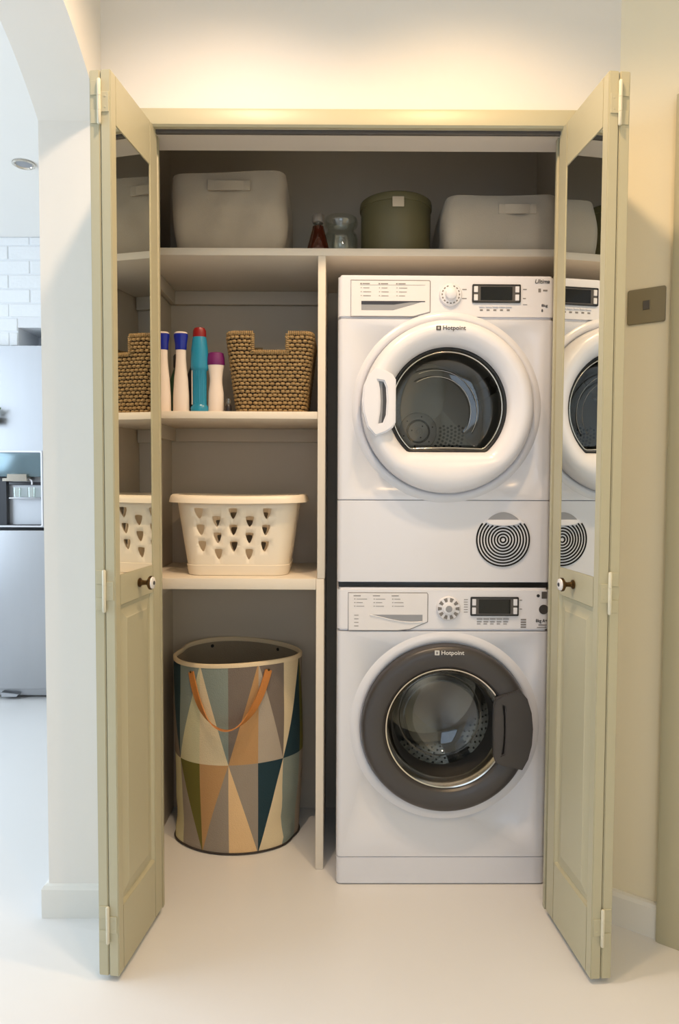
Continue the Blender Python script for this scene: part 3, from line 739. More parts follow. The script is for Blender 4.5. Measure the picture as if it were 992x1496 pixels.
# control panel furniture
dwf = prism('drawer_front', [(.0325, .8345), (.2495, .8345), (.2525, .831), (.2525, .755), (.205, .7345), (.170, .7305), (.0325, .7305)], -.0022, .001, 'drawer', wm, bevel=.0008)
outline('drawer_gap', [(.031, .836), (.251, .836), (.254, .832), (.254, .754), (.205, .733), (.170, .729), (.031, .729)], .0009, -.0004, 'print', dwf)
sl = [(.092, .7745)]+[(.092+.147*i/14, .7745-(.0205*math.sin(PI*min(1, i/14*.62))**1.3 if i else 0)) for i in range(1, 15)]+[(.239, .7745)]
prism('grip', sl, -.0026, -.001, 'slot', dwf, smooth=False)
tube('grip_lip', [(p[0], -.003, p[1]-.001) for p in sl[:-1]], .0016, 'plastic', dwf, n=6)
mk = []
for cx0 in (.046, .100, .152):
    mk.append((cx0, cx0+.020, .8265, .8285))
    for j in range(1, 4): mk += [(cx0+.002, cx0+.005, .8275-.0100*j, .8295-.0100*j), (cx0+.008, cx0+.008+random.uniform(.016, .030), .8278-.0100*j, .8290-.0100*j)]
mk += [(.048, .060, .772-.010*j, .7735-.010*j) for j in range(4)]
marks('printed_text', mk, -.0028, 'print', dwf)
lathe('dial', [(.034, .001), (.034, -.004), (.031, -.008), (.018, -.009), (.0165, -.010), (.0160, -.012), (.0100, -.015), (.0001, -.014)], 48, 'plastic', wm, axis='y', center=(.3110, 0, .793))
tick_marks(wm, .3110, .793, .0195, .0305, 10, 'print', -.0092)
lathe('dial_cap', [(.0105, -.0140), (.0085, -.0158), (.0001, -.0160)], 24, 'slot', wm, axis='y', center=(.3110, 0, .793))
display(wm, .3745, .5065, .7735, .8235, 0)
for i in range(5): prism('button', rrect(.391+.0185*i, .391+.0185*i+.0165, .7610, .7650, .001, 2), -.003, .001, 'slot', wm, bevel=.0005)
marks('printed_text', [(.392+.0185*i, .392+.0185*i+.013, .7535, .756) for i in range(5)]+[(.392+.0185*i, .392+.0185*i+.010, .748, .750) for i in range(5)], -.0008, 'print', wm)
marks('printed_text', [(.355, .366, .8165-.007*j, .8180-.007*j) for j in range(6)]+[(.511, .518, .815, .817), (.511, .518, .790, .792)], -.0008, 'print', wm)
marks('printed_text', [(.515, .530, .759-.007*j, .763-.007*j) for j in range(4)], -.0008, 'print', wm)
prism('badge', circ(.563, .8285, .0045, 16), -.0008, .0008, 'dprint', wm, smooth=False)
prism('badge', rrect(.5725, .5880, .8205, .8400, .001, 2), -.0008, .0008, 'bezel', wm, smooth=False)
prism('badge', circ(.5790, .7900, .0135, 28), -.0010, .0008, 'graphite', wm, smooth=False)
text_mesh('lettering', '8kg A+', .013, 'dprint', wm, (.557, -.0008, .754), width=.032)
marks('printed_text', [(.565, .588, .745, .7475), (.561, .588, .738, .7400)], -.0008, 'print', wm)
# ================================================================== THINGS ON THE TOP SHELF
ZT = 1.8085
def fabric_bin(name, label, x0, x1, y0, y1, z0, hgt, taper, m, hx, hz, hw, seed, sag=.010):
    """soft cloth storage box: bulging walls, folded rim, stitched handle strip"""
    rnd = random.Random(seed)
    e = empty(name, ((x0+x1)/2, (y0+y1)/2, z0), 0, label, 'storage bin', 'cloth bins on the top shelf')
    W, D = (x1-x0)/2, (y1-y0)/2; n = 96; lv = 18; r = .035
    def contour(s, grow):
        # rounded rectangle
        per = []
        a, b = W+grow, D+grow
        pts = rrect(-a, a, -b, b, r, 8)
        # resample
        L = [0]; 
        for i in range(len(pts)): L.append(L[-1]+(Vector(pts[(i+1) % len(pts)])-Vector(pts[i])).length)
        T = L[-1]; out = []
        for k in range(n):
            d = T*k/n; i = max(j for j in range(len(pts)) if L[j] <= d+1e-9)
            t = (d-L[i])/max(1e-9, L[i+1]-L[i]); p = Vector(pts[i]).lerp(Vector(pts[(i+1) % len(pts)]), t); out.append(p)
        return out
    ph = [rnd.uniform(0, 6.28) for _ in range(8)]
    V, F = [], []
    def wob(k, v): return sag*(.5*math.sin(5*2*PI*k/n+ph[0]+3*v)+.35*math.sin(11*2*PI*k/n+ph[1]-5*v)+.25*math.sin(3*2*PI*k/n+ph[2]+7*v))*math.sin(PI*min(1, v+.12))
    for j in range(lv+1):
        v = j/lv; g = -taper*(1-v)+.008*math.sin(PI*v)
        for k, p in enumerate(contour(0, g)):
            q = p.normalized()*wob(k, v)
            zz = hgt*v + (.006*math.sin(2*2*PI*k/n+ph[3])-.004*(abs(p.x)/W)**4 if j == lv else 0)*1
            V.append((p.x+q.x, p.y+q.y, max(.0004, zz)))
    for j in range(lv):
        for k in range(n): F.append((j*n+k, j*n+(k+1) % n, (j+1)*n+(k+1) % n, (j+1)*n+k))
    top = lv*n
    # inside wall back down
    inn = len(V)
    for k in range(n): x, y, zz = V[top+k]; V.append((x*.965, y*.955, zz-.001))
    for k in range(n): F.append((top+k, top+(k+1) % n, inn+(k+1) % n, inn+k))
    inb = len(V)
    for k in range(n): x, y, zz = V[inn+k]; V.append((x*.95, y*.94, .02))
    for k in range(n): F.append((inn+k, inn+(k+1) % n, inb+(k+1) % n, inb+k))
    F.append(tuple(inb+k for k in range(n))[::-1]); F.append(tuple(range(n)))
    mesh('body', V, F, m, e, 60)
    # handle strip on the front, bowed out
    V, F = [], []; N = 20; cx = hx-(x0+x1)/2; y_ = y0-(y0+y1)/2-.012
    for i in range(N+1):
        t = i/N; x = cx-hw/2+hw*t; bow = .010*math.sin(PI*t); drop = -.004*math.sin(PI*t)
        for dz, dy in ((-.013, 0), (.013, 0), (.013, .003), (-.013, .003)): V.append((x, y_-bow+dy, hz-z0+dz+drop))
    for i in range(N):
        for q in range(4): F.append((i*4+q, i*4+(q+1) % 4, i*4+4+(q+1) % 4, i*4+4+q))
    F += [(0, 1, 2, 3), (N*4+3, N*4+2, N*4+1, N*4)]
    mesh('handle', V, F, m, e, 30)
    # stitched patches where the strip is sewn on
    for sx in (-1, 1): box('handle_patch', (cx+sx*hw/2-.013, cx+sx*hw/2+.013, y_-.002, y_+.004, hz-z0-.014, hz-z0+.014), m, e, bevel=.0015)
    return e
fabric_bin('fabric_storage_bin', 'tall grey-beige cloth bin with front handle, left end of the top shelf', -.487, -.158, 2.006, 2.30, ZT, .226, .010, 'linen', -.318, 1.990, .096, 3)
fabric_bin('fabric_storage_bin', 'low wide pale cloth bin right of the green canister on the top shelf', .310, .630, 2.006, 2.29, ZT, .166, -.006, 'linen2', .508, 1.928, .082, 11, sag=.007)
# syrup bottle
e = empty('syrup_bottle', (-.0635, 2.030, ZT), 0, 'small dark amber bottle with grey cap beside the glass jar', 'bottle')
lathe('body', [(.0001, .0004), (.030, .0004), (.034, .004), (.0335, .012), (.027, .035), (.022, .055), (.018, .068), (.0165, .078), (.0001, .079)], 36, 'amber', e)
lathe('neck', [(.0165, .0785), (.0135, .082), (.0135, .094), (.0001, .095)], 24, 'jglass', e)
lathe('cap', [(.0145, .088), (.0175, .090), (.0185, .098), (.0175, .110), (.0155, .113), (.0001, .114)], 28, 'capgrey', e)
# clear jar
e = empty('glass_jar', (.002, 2.115, ZT), 0, 'empty clear glass jar with rounded collar beside the amber bottle', 'jar')
lathe('body', [(.0001, .0005), (.046, .0005), (.051, .006), (.0525, .03), (.0525, .070), (.050, .082), (.045, .090), (.042, .094), (.042, .100), (.047, .104), (.051, .112), (.052, .120), (.050, .130), (.047, .134), (.045, .132), (.047, .124), (.045, .112), (.040, .104), (.0395, .092), (.047, .080), (.0495, .068), (.0495, .012), (.045, .008), (.0001, .008)], 56, 'jglass', e)
lathe('label_band', [(.0532, .028), (.0532, .048), (.0531, .048), (.0531, .028)], 40, 'jglass', e) if False else None
# canister
e = empty('lidded_canister', (.170, 2.13, ZT), 0, 'round olive green canister with lid and small pale leather tag', 'canister')
lathe('body', [(.0001, .0004), (.103, .0004), (.1055, .004), (.1055, .160), (.0001, .161)], 72, 'olive', e)
lathe('lid', [(.1056, .158), (.1090, .159), (.1095, .162), (.1095, .172), (.1080, .179), (.1040, .182), (.1000, .180), (.0001, .180)], 72, 'olive', e)
box('leather_tag', (-.0185, .0155, -.1120, -.1096, .134, .163), 'tag', e, bevel=.0012)

# ================================================================== MIDDLE SHELF: BOTTLES AND WICKER BASKET
ZM = 1.3465
def bottle(name, label, x, y, parts, sy=.7, cat='bottle', group='cleaning bottles on the middle shelf', n=32):
    e = empty(name, (x, y, ZM), 0, label, cat, group)
    for nm, prof, m in parts: lathe(nm, prof, n, m, e, sx=1.0, sy=sy)
    return e
wprof = [(.0001, .0004), (.022, .0004), (.024, .006), (.0235, .05), (.0205, .10), (.0165, .135), (.0150, .16), (.0150, .190), (.0001, .191)]
cprof = [(.0155, .184), (.0170, .187), (.0170, .196), (.0175, .202), (.0210, .224), (.0205, .230), (.0185, .2315), (.0001, .2318)]
tprof = [(.0195, .2312), (.0190, .2345), (.0150, .2365), (.0001, .2368)]
bottle('cleaner_bottle', 'white bottle with flared blue cap, closest to the left folded door', -.5210, 2.035, [('body', wprof, 'bwhite'), ('cap', cprof, 'bblue'), ('cap_top', tprof, 'bwhite')])
bottle('cleaner_bottle', 'white bottle with flared blue cap, standing next to the teal bottle', -.4670, 2.035, [('body', wprof, 'bwhite'), ('cap', cprof, 'bblue'), ('cap_top', tprof, 'bwhite')])
tb = bottle('bleach_bottle', 'teal bottle with rounded red cap between white bottles', -.4120, 2.035, [
    ('base', [(.0001, .0004), (.0255, .0004), (.0270, .004), (.0270, .016), (.0205, .024)], 'bteal'),
    ('body', [(.0212, .022), (.0205, .030), (.0205, .122), (.0250, .127), (.0265, .134), (.0262, .155), (.0245, .186), (.0212, .212), (.0195, .222), (.0001, .223)], 'bteal'),
    ('cap', [(.0195, .2215), (.0200, .224), (.0190, .240), (.0150, .2480), (.0075, .2505), (.0001, .251)], 'bred')])
for i in range(7):
    a = -PI/2+(i-3)*.30; x, y = .0204*math.cos(a), .0204*math.sin(a)*.7
    tube('grip_rib', [(x, y, .028), (x, y, .124)], .0012, 'bteal', tb, n=6)
tube('white_seam', [(-.0215, -.006, .024), (-.0215, -.006, .124)], .0016, 'bwhite', tb, n=6)
bottle('softener_bottle', 'shorter white bottle with purple cap next to the wicker basket', -.3640, 2.035, [
    ('body', [(.0001, .0004), (.0215, .0004), (.0235, .005), (.0225, .06), (.0190, .085), (.0185, .100), (.0215, .125), (.0245, .140), (.0001, .141)], 'bwhite'),
    ('cap', [(.0250, .1395), (.0265, .142), (.0255, .160), (.0225, .1745), (.0190, .1765), (.0001, .177)], 'bpurple')])
bottle('spray_bottle', 'dark bottle in shadow between the white and teal bottles', -.4400, 2.120, [
    ('body', [(.0001, .0004), (.026, .0004), (.028, .006), (.028, .12), (.015, .155), (.011, .165), (.0001, .166)], 'bdark'),
    ('cap', [(.013, .164), (.014, .170), (.014, .205), (.010, .212), (.0001, .213)], 'black')], sy=.9)
bottle('spray_bottle', 'dark green bottle in shadow behind the two white bottles', -.4960, 2.115, [
    ('body', [(.0001, .0004), (.024, .0004), (.026, .006), (.026, .10), (.014, .135), (.010, .145), (.0001, .146)], 'bgreen'),
    ('cap', [(.012, .144), (.013, .150), (.013, .180), (.009, .186), (.0001, .187)], 'bdark')], sy=.9)
bottle('small_bottle', 'small clear-capped dark bottle squeezed beside the wicker basket', -.3250, 2.020, [
    ('body', [(.0001, .0004), (.009, .0004), (.0100, .003), (.0100, .018), (.006, .024), (.0001, .025)], 'bdark'),
    ('cap', [(.0065, .0245), (.0070, .027), (.0065, .040), (.0001, .041)], 'jglass')], sy=1.0, n=20)

# wicker basket
wkx0, wkx1, wky0, wky1 = -.3335, -.0705, 1.988, 2.25
e = empty('wicker_basket', ((wkx0+wkx1)/2, (wky0+wky1)/2, ZM), 0, 'woven brown wicker basket with cut-out handle on the middle shelf', 'basket')
WH = .222
def wk_contour(v, inset=0.0, r=.032):
    a = (wkx1-wkx0)/2-.026*(1-v)-inset; b = (wky1-wky0)/2-.024*(1-v)-inset
    return a, b, r
def along(a, b, r, d):
    """point and outward normal on a rounded rectangle at arc length d, starting mid front going right"""
    segs = [('l', (0, -b), (1, 0), a-r), ('c', (a-r, -b+r), -PI/2, r*PI/2), ('l', (a, -b+r), (0, 1), 2*(b-r)), ('c', (a-r, b-r), 0, r*PI/2), ('l', (a-r, b), (-1, 0), 2*(a-r)), ('c', (-a+r, b-r), PI/2, r*PI/2), ('l', (-a, b-r), (0, -1), 2*(b-r)), ('c', (-a+r, -b+r), PI, r*PI/2), ('l', (-a+r, -b), (1, 0), a-r)]
    for s in segs:
        if d <= s[3]+1e-9:
            if s[0] == 'l':
                p = (s[1][0]+s[2][0]*d, s[1][1]+s[2][1]*d); return p, (s[2][1], -s[2][0])
            an = s[2]+d/r; return (s[1][0]+r*math.cos(an), s[1][1]+r*math.sin(an)), (math.cos(an), math.sin(an))
        d -= s[3]
    return (0, -b), (0, -1)
def perim(a, b, r): return 4*(a-r)+4*(b-r)+2*PI*r
NXC, NHW, NDEP = -.2005-(wkx0+wkx1)/2, .050, .047
def in_notch(x, y, z): return abs(y) > .09 and abs(x-NXC) < NHW-.004 and z > WH-NDEP
# core shell
V, F = [], []; n = 80; lv = 24
for j in range(lv+1):
    v = j/lv; a, b, r = wk_contour(v, .006)
    for k in range(n): p, nn = along(a, b, r, perim(a, b, r)*k/n); V.append((p[0], p[1], .0035+(WH-.004)*v))
for j in range(lv):
    for k in range(n):
        q = [(j*n+k), j*n+(k+1) % n, (j+1)*n+(k+1) % n, (j+1)*n+k]
        c = sum((Vector(V[i]) for i in q), Vector())/4
        if not in_notch(*c): F.append(tuple(q))
F.append(tuple(range(n)))
core = mesh('core', V, F, 'wicker_d', e, 40); md = core.modifiers.new('s', 'SOLIDIFY'); md.thickness = .006; md.offset = -1
# woven strands: every stitch a small rounded bead, staggered row by row
V, F = [], []
def bead(p, t, nrm, l, hgt, d):
    b = len(V); p = Vector(p); t = Vector(t); nr = Vector(nrm); up = t.cross(nr).normalized()
    if up.z < 0: up = -up
    rings = ((-1.0, .45, .2), (-.55, 1.0, .85), (.55, 1.0, .85), (1.0, .45, .2))
    for s, k, dd_ in rings:
        for ux, dn in ((-1, 0), (-.6, .75), (.6, .75), (1, 0)):
            V.append(p+t*(s*l/2)+up*(ux*hgt/2*k)+nr*(dn*d*dd_*1.25))
    for i in range(3):
        for q in range(3): F.append((b+i*4+q, b+i*4+4+q, b+i*4+5+q, b+i*4+1+q))
    F.append((b, b+1, b+2, b+3)); F.append((b+15, b+14, b+13, b+12))
rows = 20
for j in range(rows):
    z = .006+(WH-.014)*j/(rows-1); v = z/WH; a, b, r = wk_contour(v, .0055); L = perim(a, b, r); cnt = int(L/.0145)
    for i in range(cnt):
        d = L*((i+.5*(j % 2)+random.uniform(-.08, .08)) % cnt)/cnt
        p, nr = along(a, b, r, d)
        if in_notch(p[0], p[1], z): continue
        t = Vector((-nr[1], nr[0], random.uniform(-.10, .10))).normalized()
        bead((p[0], p[1], z+random.uniform(-.0008, .0008)), t, (nr[0], nr[1], 0), .0146, .0096, .0066)
wv = mesh('weave', V, F, 'wicker', e, True); wv['kind'] = 'stuff'
# bound rim following the notches: short upright stitches
V, F = [], []; rimpts = []
a, b, r = wk_contour(1.0, .007); L = perim(a, b, r); cnt = int(L/.0055)
for i in range(cnt):
    p, nr = along(a, b, r, L*i/cnt)
    notched = abs(p[1]) > .09 and abs(p[0]-NXC) < NHW
    z = WH-NDEP-.004 if notched else WH+.003
    for sgn in (1, -1): bead((p[0], p[1], z+.001), (0, 0, 1), (nr[0]*sgn, nr[1]*sgn, 0), .014, .0052, .0062)
for ys in (-1, 1):
    for xs in (-1, 1):
        for k in range(9):
            z = WH-NDEP+NDEP*k/8; x = NXC+xs*NHW
            p = (x, ys*(b-.0), z); bead(p, (xs*-1.0, 0, .25), (0, ys, 0), .012, .0055, .0075); bead(p, (xs*-1.0, 0, .25), (0, -ys, 0), .012, .0055, .0075)
rm = mesh('rim_binding', V, F, 'wicker', e, True); rm['kind'] = 'stuff'

# ================================================================== LAUNDRY BASKET ON THE LOWER SHELF
ZL = .8645
lbx0, lbx1, lby0, lby1 = -.487, -.121, 2.010, 2.270
LH = .232
e = empty('laundry_basket', ((lbx0+lbx1)/2, (lby0+lby1)/2, ZL), 0, 'cream plastic laundry basket with pierced triangular holes on the lower shelf', 'laundry basket')
LA, LB = (lbx1-lbx0)/2, (lby1-lby0)/2; LR = .055; LP = perim(LA, LB, LR)
def shield(u, z, w_, h_):   # rounded triangle, point down
    pts = []
    for i in range(7): t = i/6; pts.append((u-w_/2+w_*t, z+h_/2+.0015*math.sin(PI*t)))
    pts += [(u+w_*.49, z+h_*.22), (u+w_*.30, z-h_*.22), (u+w_*.08, z-h_*.5), (u-w_*.08, z-h_*.5), (u-w_*.30, z-h_*.22), (u-w_*.49, z+h_*.22)]
    return pts
holes = []
def cols(uc, us, start):
    for k, du in enumerate(us):
        for rix in range(3):
            z = LH-.047-.0490*rix-(.0235 if (k+start) % 2 else 0)
            holes.append(shield((uc+du) % LP, z, .0255, .0300))
front = [-.125, -.076, -.026, .024, .074, .122]
front = [-.112, -.060, -.008, .044, .096]
cols(0, [u+LP*0 for u in front], 0)
side_c = LP/4; cols(side_c, [-.05, 0, .05], 1); cols(LP/2, front, 0); cols(3*LP/4, [-.05, 0, .05], 1)
holes = [h for h in holes]
# shift so that no hole crosses the seam at mid back: parameter d runs 0..LP from -LP/2
def unw(h): 
    m_ = sum(p[0] for p in h)/len(h); k = -LP if m_ > LP*.62 else 0
    return [(p[0]+k, p[1]) for p in h]
holes = [unw(h) for h in holes]
U0 = -LP*.38; U1 = U0+LP
outer = [(U0+LP*i/60, 0) for i in range(61)]+[(U1, LH*j/8) for j in range(1, 8)]+[(U1-LP*i/60, LH) for i in range(61)]+[(U0, LH-LH*j/8) for j in range(1, 8)]
v2, F2 = cdt(outer, holes, (.012, .026))
def lb_point(d, z, off=0.0):
    v = z/LH; s = 1-.185*(1-v)
    sx_ = s; sy_ = 1-.16*(1-v)
    p, nr = along(LA, LB, LR, d % LP)
    return (p[0]*sx_+nr[0]*off, p[1]*sy_+nr[1]*off, z+.0005)
bm = bmesh.new(); vs = [bm.verts.new(lb_point(p[0], p[1])) for p in v2]
for f in F2:
    try: bm.faces.new([vs[i] for i in f])
    except ValueError: pass
bmesh.ops.remove_doubles(bm, verts=bm.verts[:], dist=1e-5)
lbw = from_bm('wall', bm, 'basket', e, 60); md = lbw.modifiers.new('s', 'SOLIDIFY'); md.thickness = .0028; md.offset = -1
# floor of the basket
V = [lb_point(LP*i/72, .004, -.002) for i in range(72)]; V += [(x, y, z+.003) for x, y, z in V]
mesh('base', V, [tuple(range(72))[::-1], tuple(range(72, 144))]+[(i, (i+1) % 72, 72+(i+1) % 72, 72+i) for i in range(72)], 'basket', e)
# flat band round the foot
V, F = [], []
for i in range(96):
    d = LP*i/96
    for z, o in ((.0003, .0005), (.0003, .002), (.030, .003), (.0315, .0005)): V.append(lb_point(d, z, o))
for i in range(96):
    j = (i+1) % 96
    for q in range(4): F.append((i*4+q, j*4+q, j*4+(q+1) % 4, i*4+(q+1) % 4))
mesh('foot_band', V, F, 'basket', e, 40)
# rolled rim
V, F = [], []; N = 120; prof = [(-.001, .0), (-.001, .004), (.004, .008), (.012, .0085), (.018, .005), (.0215, -.004), (.0235, -.0145), (.0215, -.0145), (.019, -.004), (.014, .003), (.004, .003)]
for i in range(N):
    d = LP*i/N; p, nr = along(LA, LB, LR, d)
    lift = -.0035*math.cos(2*(d/LP*2*PI)) 
    wide = 1.0
    for o, z in prof: V.append((p[0]+nr[0]*o*wide, p[1]+nr[1]*o*wide, LH+z+lift*.6))
k = len(prof)
for i in range(N):
    for q in range(k): F.append((i*k+q, ((i+1) % N)*k+q, ((i+1) % N)*k+(q+1) % k, i*k+(q+1) % k))
mesh('rim', V, F, 'basket', e, 40)

# ================================================================== PATTERNED HAMPER
HX, HY, HH = -.325, 2.200, .595
he = empty('laundry_hamper', (HX, HY, .0005), 0, 'tall round fabric hamper with coloured triangle print and tan strap handles', 'hamper')
HC = dict(nav=(20, 52, 62), blu=(132, 142, 134), cre=(220, 202, 166), pgr=(204, 198, 160), tan=(184, 142, 94), gre=(150, 138, 124), brn=(118, 106, 96), oli=(104, 98, 34), pea=(226, 190, 142), lgr=(176, 162, 144))
cm = {k: mat('hamper_'+k, v, .85, bump=.4, bscale=320, vary=.04, vscale=20) for k, v in HC.items()}
keys = list(HC)
def hamper_pt(th, v, off=0.0):
    """th: angle from the front (+ to the right), v: 0 floor..1 rim"""
    rx = .198+.008*v; ry = .150+.006*v
    bulge = .004*math.sin(PI*v)
    fold = .0045*math.sin(3*th+4*v+1.2)*math.sin(PI*min(1, 1.15*v+.05))
    low = max(0, 1-v/.30)
    fold += low*(.010*math.exp(-((th-.95)/.28)**2)*math.sin(v*30)-.008*math.exp(-((th-1.25)/.25)**2))
    fold += low*.007*math.exp(-((th+1.25)/.3)**2)*math.sin(v*26+1)
    pin = -.012*math.exp(-((th+1.75)/.22)**2)*max(0, (v-.75)/.25)**2
    k = 1+(bulge+fold+pin+off)/.19
    zz = HH*v + v*v*(.010*math.sin(th*1.0-.4)*0 - .006*math.cos(th)+.006*math.sin(2*th+.5))
    return (rx*k*math.sin(th), -ry*k*math.cos(th), zz)
ND = 7; ST = 2*PI/ND; T0 = math.radians(-2)
V, F, MI = [], [], []
def tri(a, b, c, col, n=9):
    base = len(V); idx = {}
    for i in range(n+1):
        for j in range(n+1-i):
            l = (i/n, j/n, 1-(i+j)/n); th = a[0]*l[0]+b[0]*l[1]+c[0]*l[2]; v = a[1]*l[0]+b[1]*l[1]+c[1]*l[2]
            idx[i, j] = len(V); V.append(hamper_pt(th, v))
    for i in range(n):
        for j in range(n-i):
            F.append((idx[i, j], idx[i+1, j], idx[i, j+1])); MI.append(keys.index(col))
            if i+j < n-1: F.append((idx[i+1, j], idx[i+1, j+1], idx[i, j+1])); MI.append(keys.index(col))
MID = .475
# (down left, down right, up left, up right) of the upper band / lower band at each mid vertex; index 0 = the front one
upper = {0: ('blu', 'brn', 'tan', 'lgr'), 1: ('brn', 'cre', 'nav', 'oli'), -1: ('nav', 'blu', 'pgr', 'cre'), 2: ('gre', 'tan', 'blu', 'pea'), -2: ('gre', 'pgr', 'blu', 'brn'), 3: ('oli', 'blu', 'lgr', 'nav'), -3: ('brn', 'pea', 'tan', 'gre')}
lower = {0: ('gre', 'pea', 'gre', 'nav'), 1: ('cre', 'blu', 'blu', 'gre'), -1: ('pgr', 'gre', 'oli', 'tan'), 2: ('gre', 'nav', 'pea', 'blu'), -2: ('gre', 'blu', 'brn', 'pgr'), 3: ('tan', 'lgr', 'oli', 'gre'), -3: ('nav', 'cre', 'lgr', 'tan')}
for i in range(-3, 4):
    m0 = T0+ST*i; L_, R_ = m0-ST/2, m0+ST/2; nx = m0+ST
    u = upper[i]; l = lower[i]
    # upper band: triangle hanging from the rim, its point on the mid line; then the standing one to its right
    tri((L_, 1), (m0, 1), (m0, MID), u[0]); tri((m0, 1), (R_, 1), (m0, MID), u[1])
    tri((m0, MID), (R_, MID), (R_, 1), u[2]); tri((R_, MID), (nx, MID), (R_, 1), u[3])
    # lower band: standing triangle with its point on the mid line; then the hanging one to its right
    tri((L_, 0), (m0, 0), (m0, MID), l[0]); tri((m0, 0), (R_, 0), (m0, MID), l[1])
    tri((m0, MID), (R_, MID), (R_, 0), l[2]); tri((R_, MID), (nx, MID), (R_, 0), l[3])
bm = bmesh.new(); vs = [bm.verts.new(p) for p in V]
for f, mi in zip(F, MI):
    try: fc = bm.faces.new([vs[i] for i in f]); fc.material_index = mi
    except ValueError: pass
bmesh.ops.remove_doubles(bm, verts=bm.verts[:], dist=2e-4)
from_bm('fabric_wall', bm, [cm[k] for k in keys], he, True)
V, F = [], []; N = 96; vl = 12
for j in range(vl+1):
    for i in range(N): V.append(hamper_pt(2*PI*i/N-PI, 1-j/vl*.99, -.006))
for j in range(vl):
    for i in range(N): F.append((j*N+i, j*N+(i+1) % N, (j+1)*N+(i+1) % N, (j+1)*N+i))
F.append(tuple(vl*N+i for i in range(N)))
mesh('lining', V, F, 'lining', he, True)
V, F = [], []
for i in range(N):
    th = 2*PI*i/N-PI
    for v, o in ((.982, .0015), (.998, .0020), (1.003, -.001), (1.003, -.006), (.996, -.008), (.980, -.0068)): V.append(hamper_pt(th, v, o))
for i in range(N):
    for q in range(6): F.append((i*6+q, ((i+1) % N)*6+q, ((i+1) % N)*6+(q+1) % 6, i*6+(q+1) % 6))
mesh('rim_binding', V, F, 'rim', he, 60)
tube('bottom_piping', [tuple(Vector(hamper_pt(2*PI*i/N-PI, .006, .001))+Vector((0, 0, .0005))) for i in range(N)], .0032, 'piping', he, n=8, closed=True)
# strap handles: front one hangs in a loop, rear one hangs outside the far wall
def strap(tc, flip):
    V, F = [], []; N = 48; wd, th_ = .0115, .0016
    for i in range(N+1):
        t = i/N; s = 2*t-1; th = tc+s*.60
        drop = (1-abs(s)**1.9)
        v = 0.958-.285*drop; out = .004+.030*math.sin(PI*t)
        p = Vector(hamper_pt(th, v, out)); 
        p2 = Vector(hamper_pt(tc+(s+.02)*.60, 0.958-.285*(1-min(1, abs(s+.02))**1.9), .004+.030*math.sin(PI*min(1, t+.01)))) if i < N else p+(p-last)
        tg = (p2-p).normalized(); last = p
        rad = Vector((math.sin(th), -math.cos(th), 0)); tw = math.sin(PI*t)**1.5
        nr = (rad*(1-.80*tw)+Vector((0, 0, -1))*(.95*tw)).normalized()
        nr = (nr-tg*nr.dot(tg)).normalized(); wv_ = tg.cross(nr)
        for a_, b_ in ((-1, -1), (1, -1), (1, 1), (-1, 1)): V.append(p+wv_*wd*a_+nr*th_*b_)
    for i in range(N):
        for q in range(4): F.append((i*4+q, i*4+(q+1) % 4, i*4+4+(q+1) % 4, i*4+4+q))
    F += [(0, 1, 2, 3), (N*4+3, N*4+2, N*4+1, N*4)]
    return mesh('strap_handle', V, F, 'leather', he, 40)
strap(T0+.0, 1); strap(PI+T0, 1)
for th in (PI+T0-.60, PI+T0+.60):
    p = Vector(hamper_pt(th, .958, -.0066)); r = lathe('rivet', [(.006, 0), (.005, .0018), (.0001, .0024)], 14, 'black', he)
    r.data.transform(Matrix.Translation(p) @ Vector((-math.sin(th), math.cos(th), 0)).to_track_quat('Z', 'Y').to_matrix().to_4x4())
for th in (T0-.60, T0+.60):
    p = Vector(hamper_pt(th, .958, .0056)); r = lathe('rivet', [(.004, 0), (.0035, .0012), (.0001, .0016)], 14, 'bronze', he)
    r.data.transform(Matrix.Translation(p) @ Vector((math.sin(th), -math.cos(th), 0)).to_track_quat('Z', 'Y').to_matrix().to_4x4())

# ================================================================== SWITCH ON THE SPLAYED WALL
def on_splay(s, d, z): p = sp(s, d); return (p[0], p[1], z)
se = empty('light_switch', on_splay(.075, 0, 1.583), math.atan2(SD.y, SD.x), 'square brushed metal switch plate with small rocker on the right wall', 'light switch')
prism('plate', rrect(-.044, .044, -.043, .043, .005, 4), -.0065, 0, 'switch', se, bevel=.0015)
prism('rocker_frame', rrect(-.0095, .0105, -.0125, .0145, .001, 2), -.0075, -.005, 'switch', se, bevel=.0005)
rk = prism('rocker', rrect(-.007, .008, -.010, .012, .001, 2), -.0100, -.006, 'bezel', se, bevel=.001)

# ================================================================== KITCHEN: FRIDGE AND PLANT
FX0, FX1, FY = -2.300, -1.400, 3.520
fr = empty('refrigerator', ((FX0+FX1)/2, FY, 0), 0, 'tall stainless steel refrigerator with water dispenser seen through the arch', 'refrigerator')
def fx(x): return x-(FX0+FX1)/2
box('cabinet', (fx(FX0+.004), fx(FX1-.004), .045, .64, .060, 1.830), 'fdark', fr, bevel=.004)
box('drawer_front', (fx(FX0), fx(FX1), 0, .044, .062, .889), 'ffridge', fr, bevel=.005)
DX0, DX1, DZ0, DZ1 = -1.835, -1.5275, .912, 1.292
dl = box('left_door', (fx(FX0), fx(-1.8525), 0, .044, .905, 1.830), 'ffridge', fr, bevel=.005)
dR = plate('right_door', [(fx(-1.8475), .905), (fx(FX1), .905), (fx(FX1), 1.830), (fx(-1.8475), 1.830)], [[(fx(DX0), DZ0), (fx(DX1), DZ0), (fx(DX1), DZ1), (fx(DX0), DZ1)]], 0, .044, 'ffridge', fr)
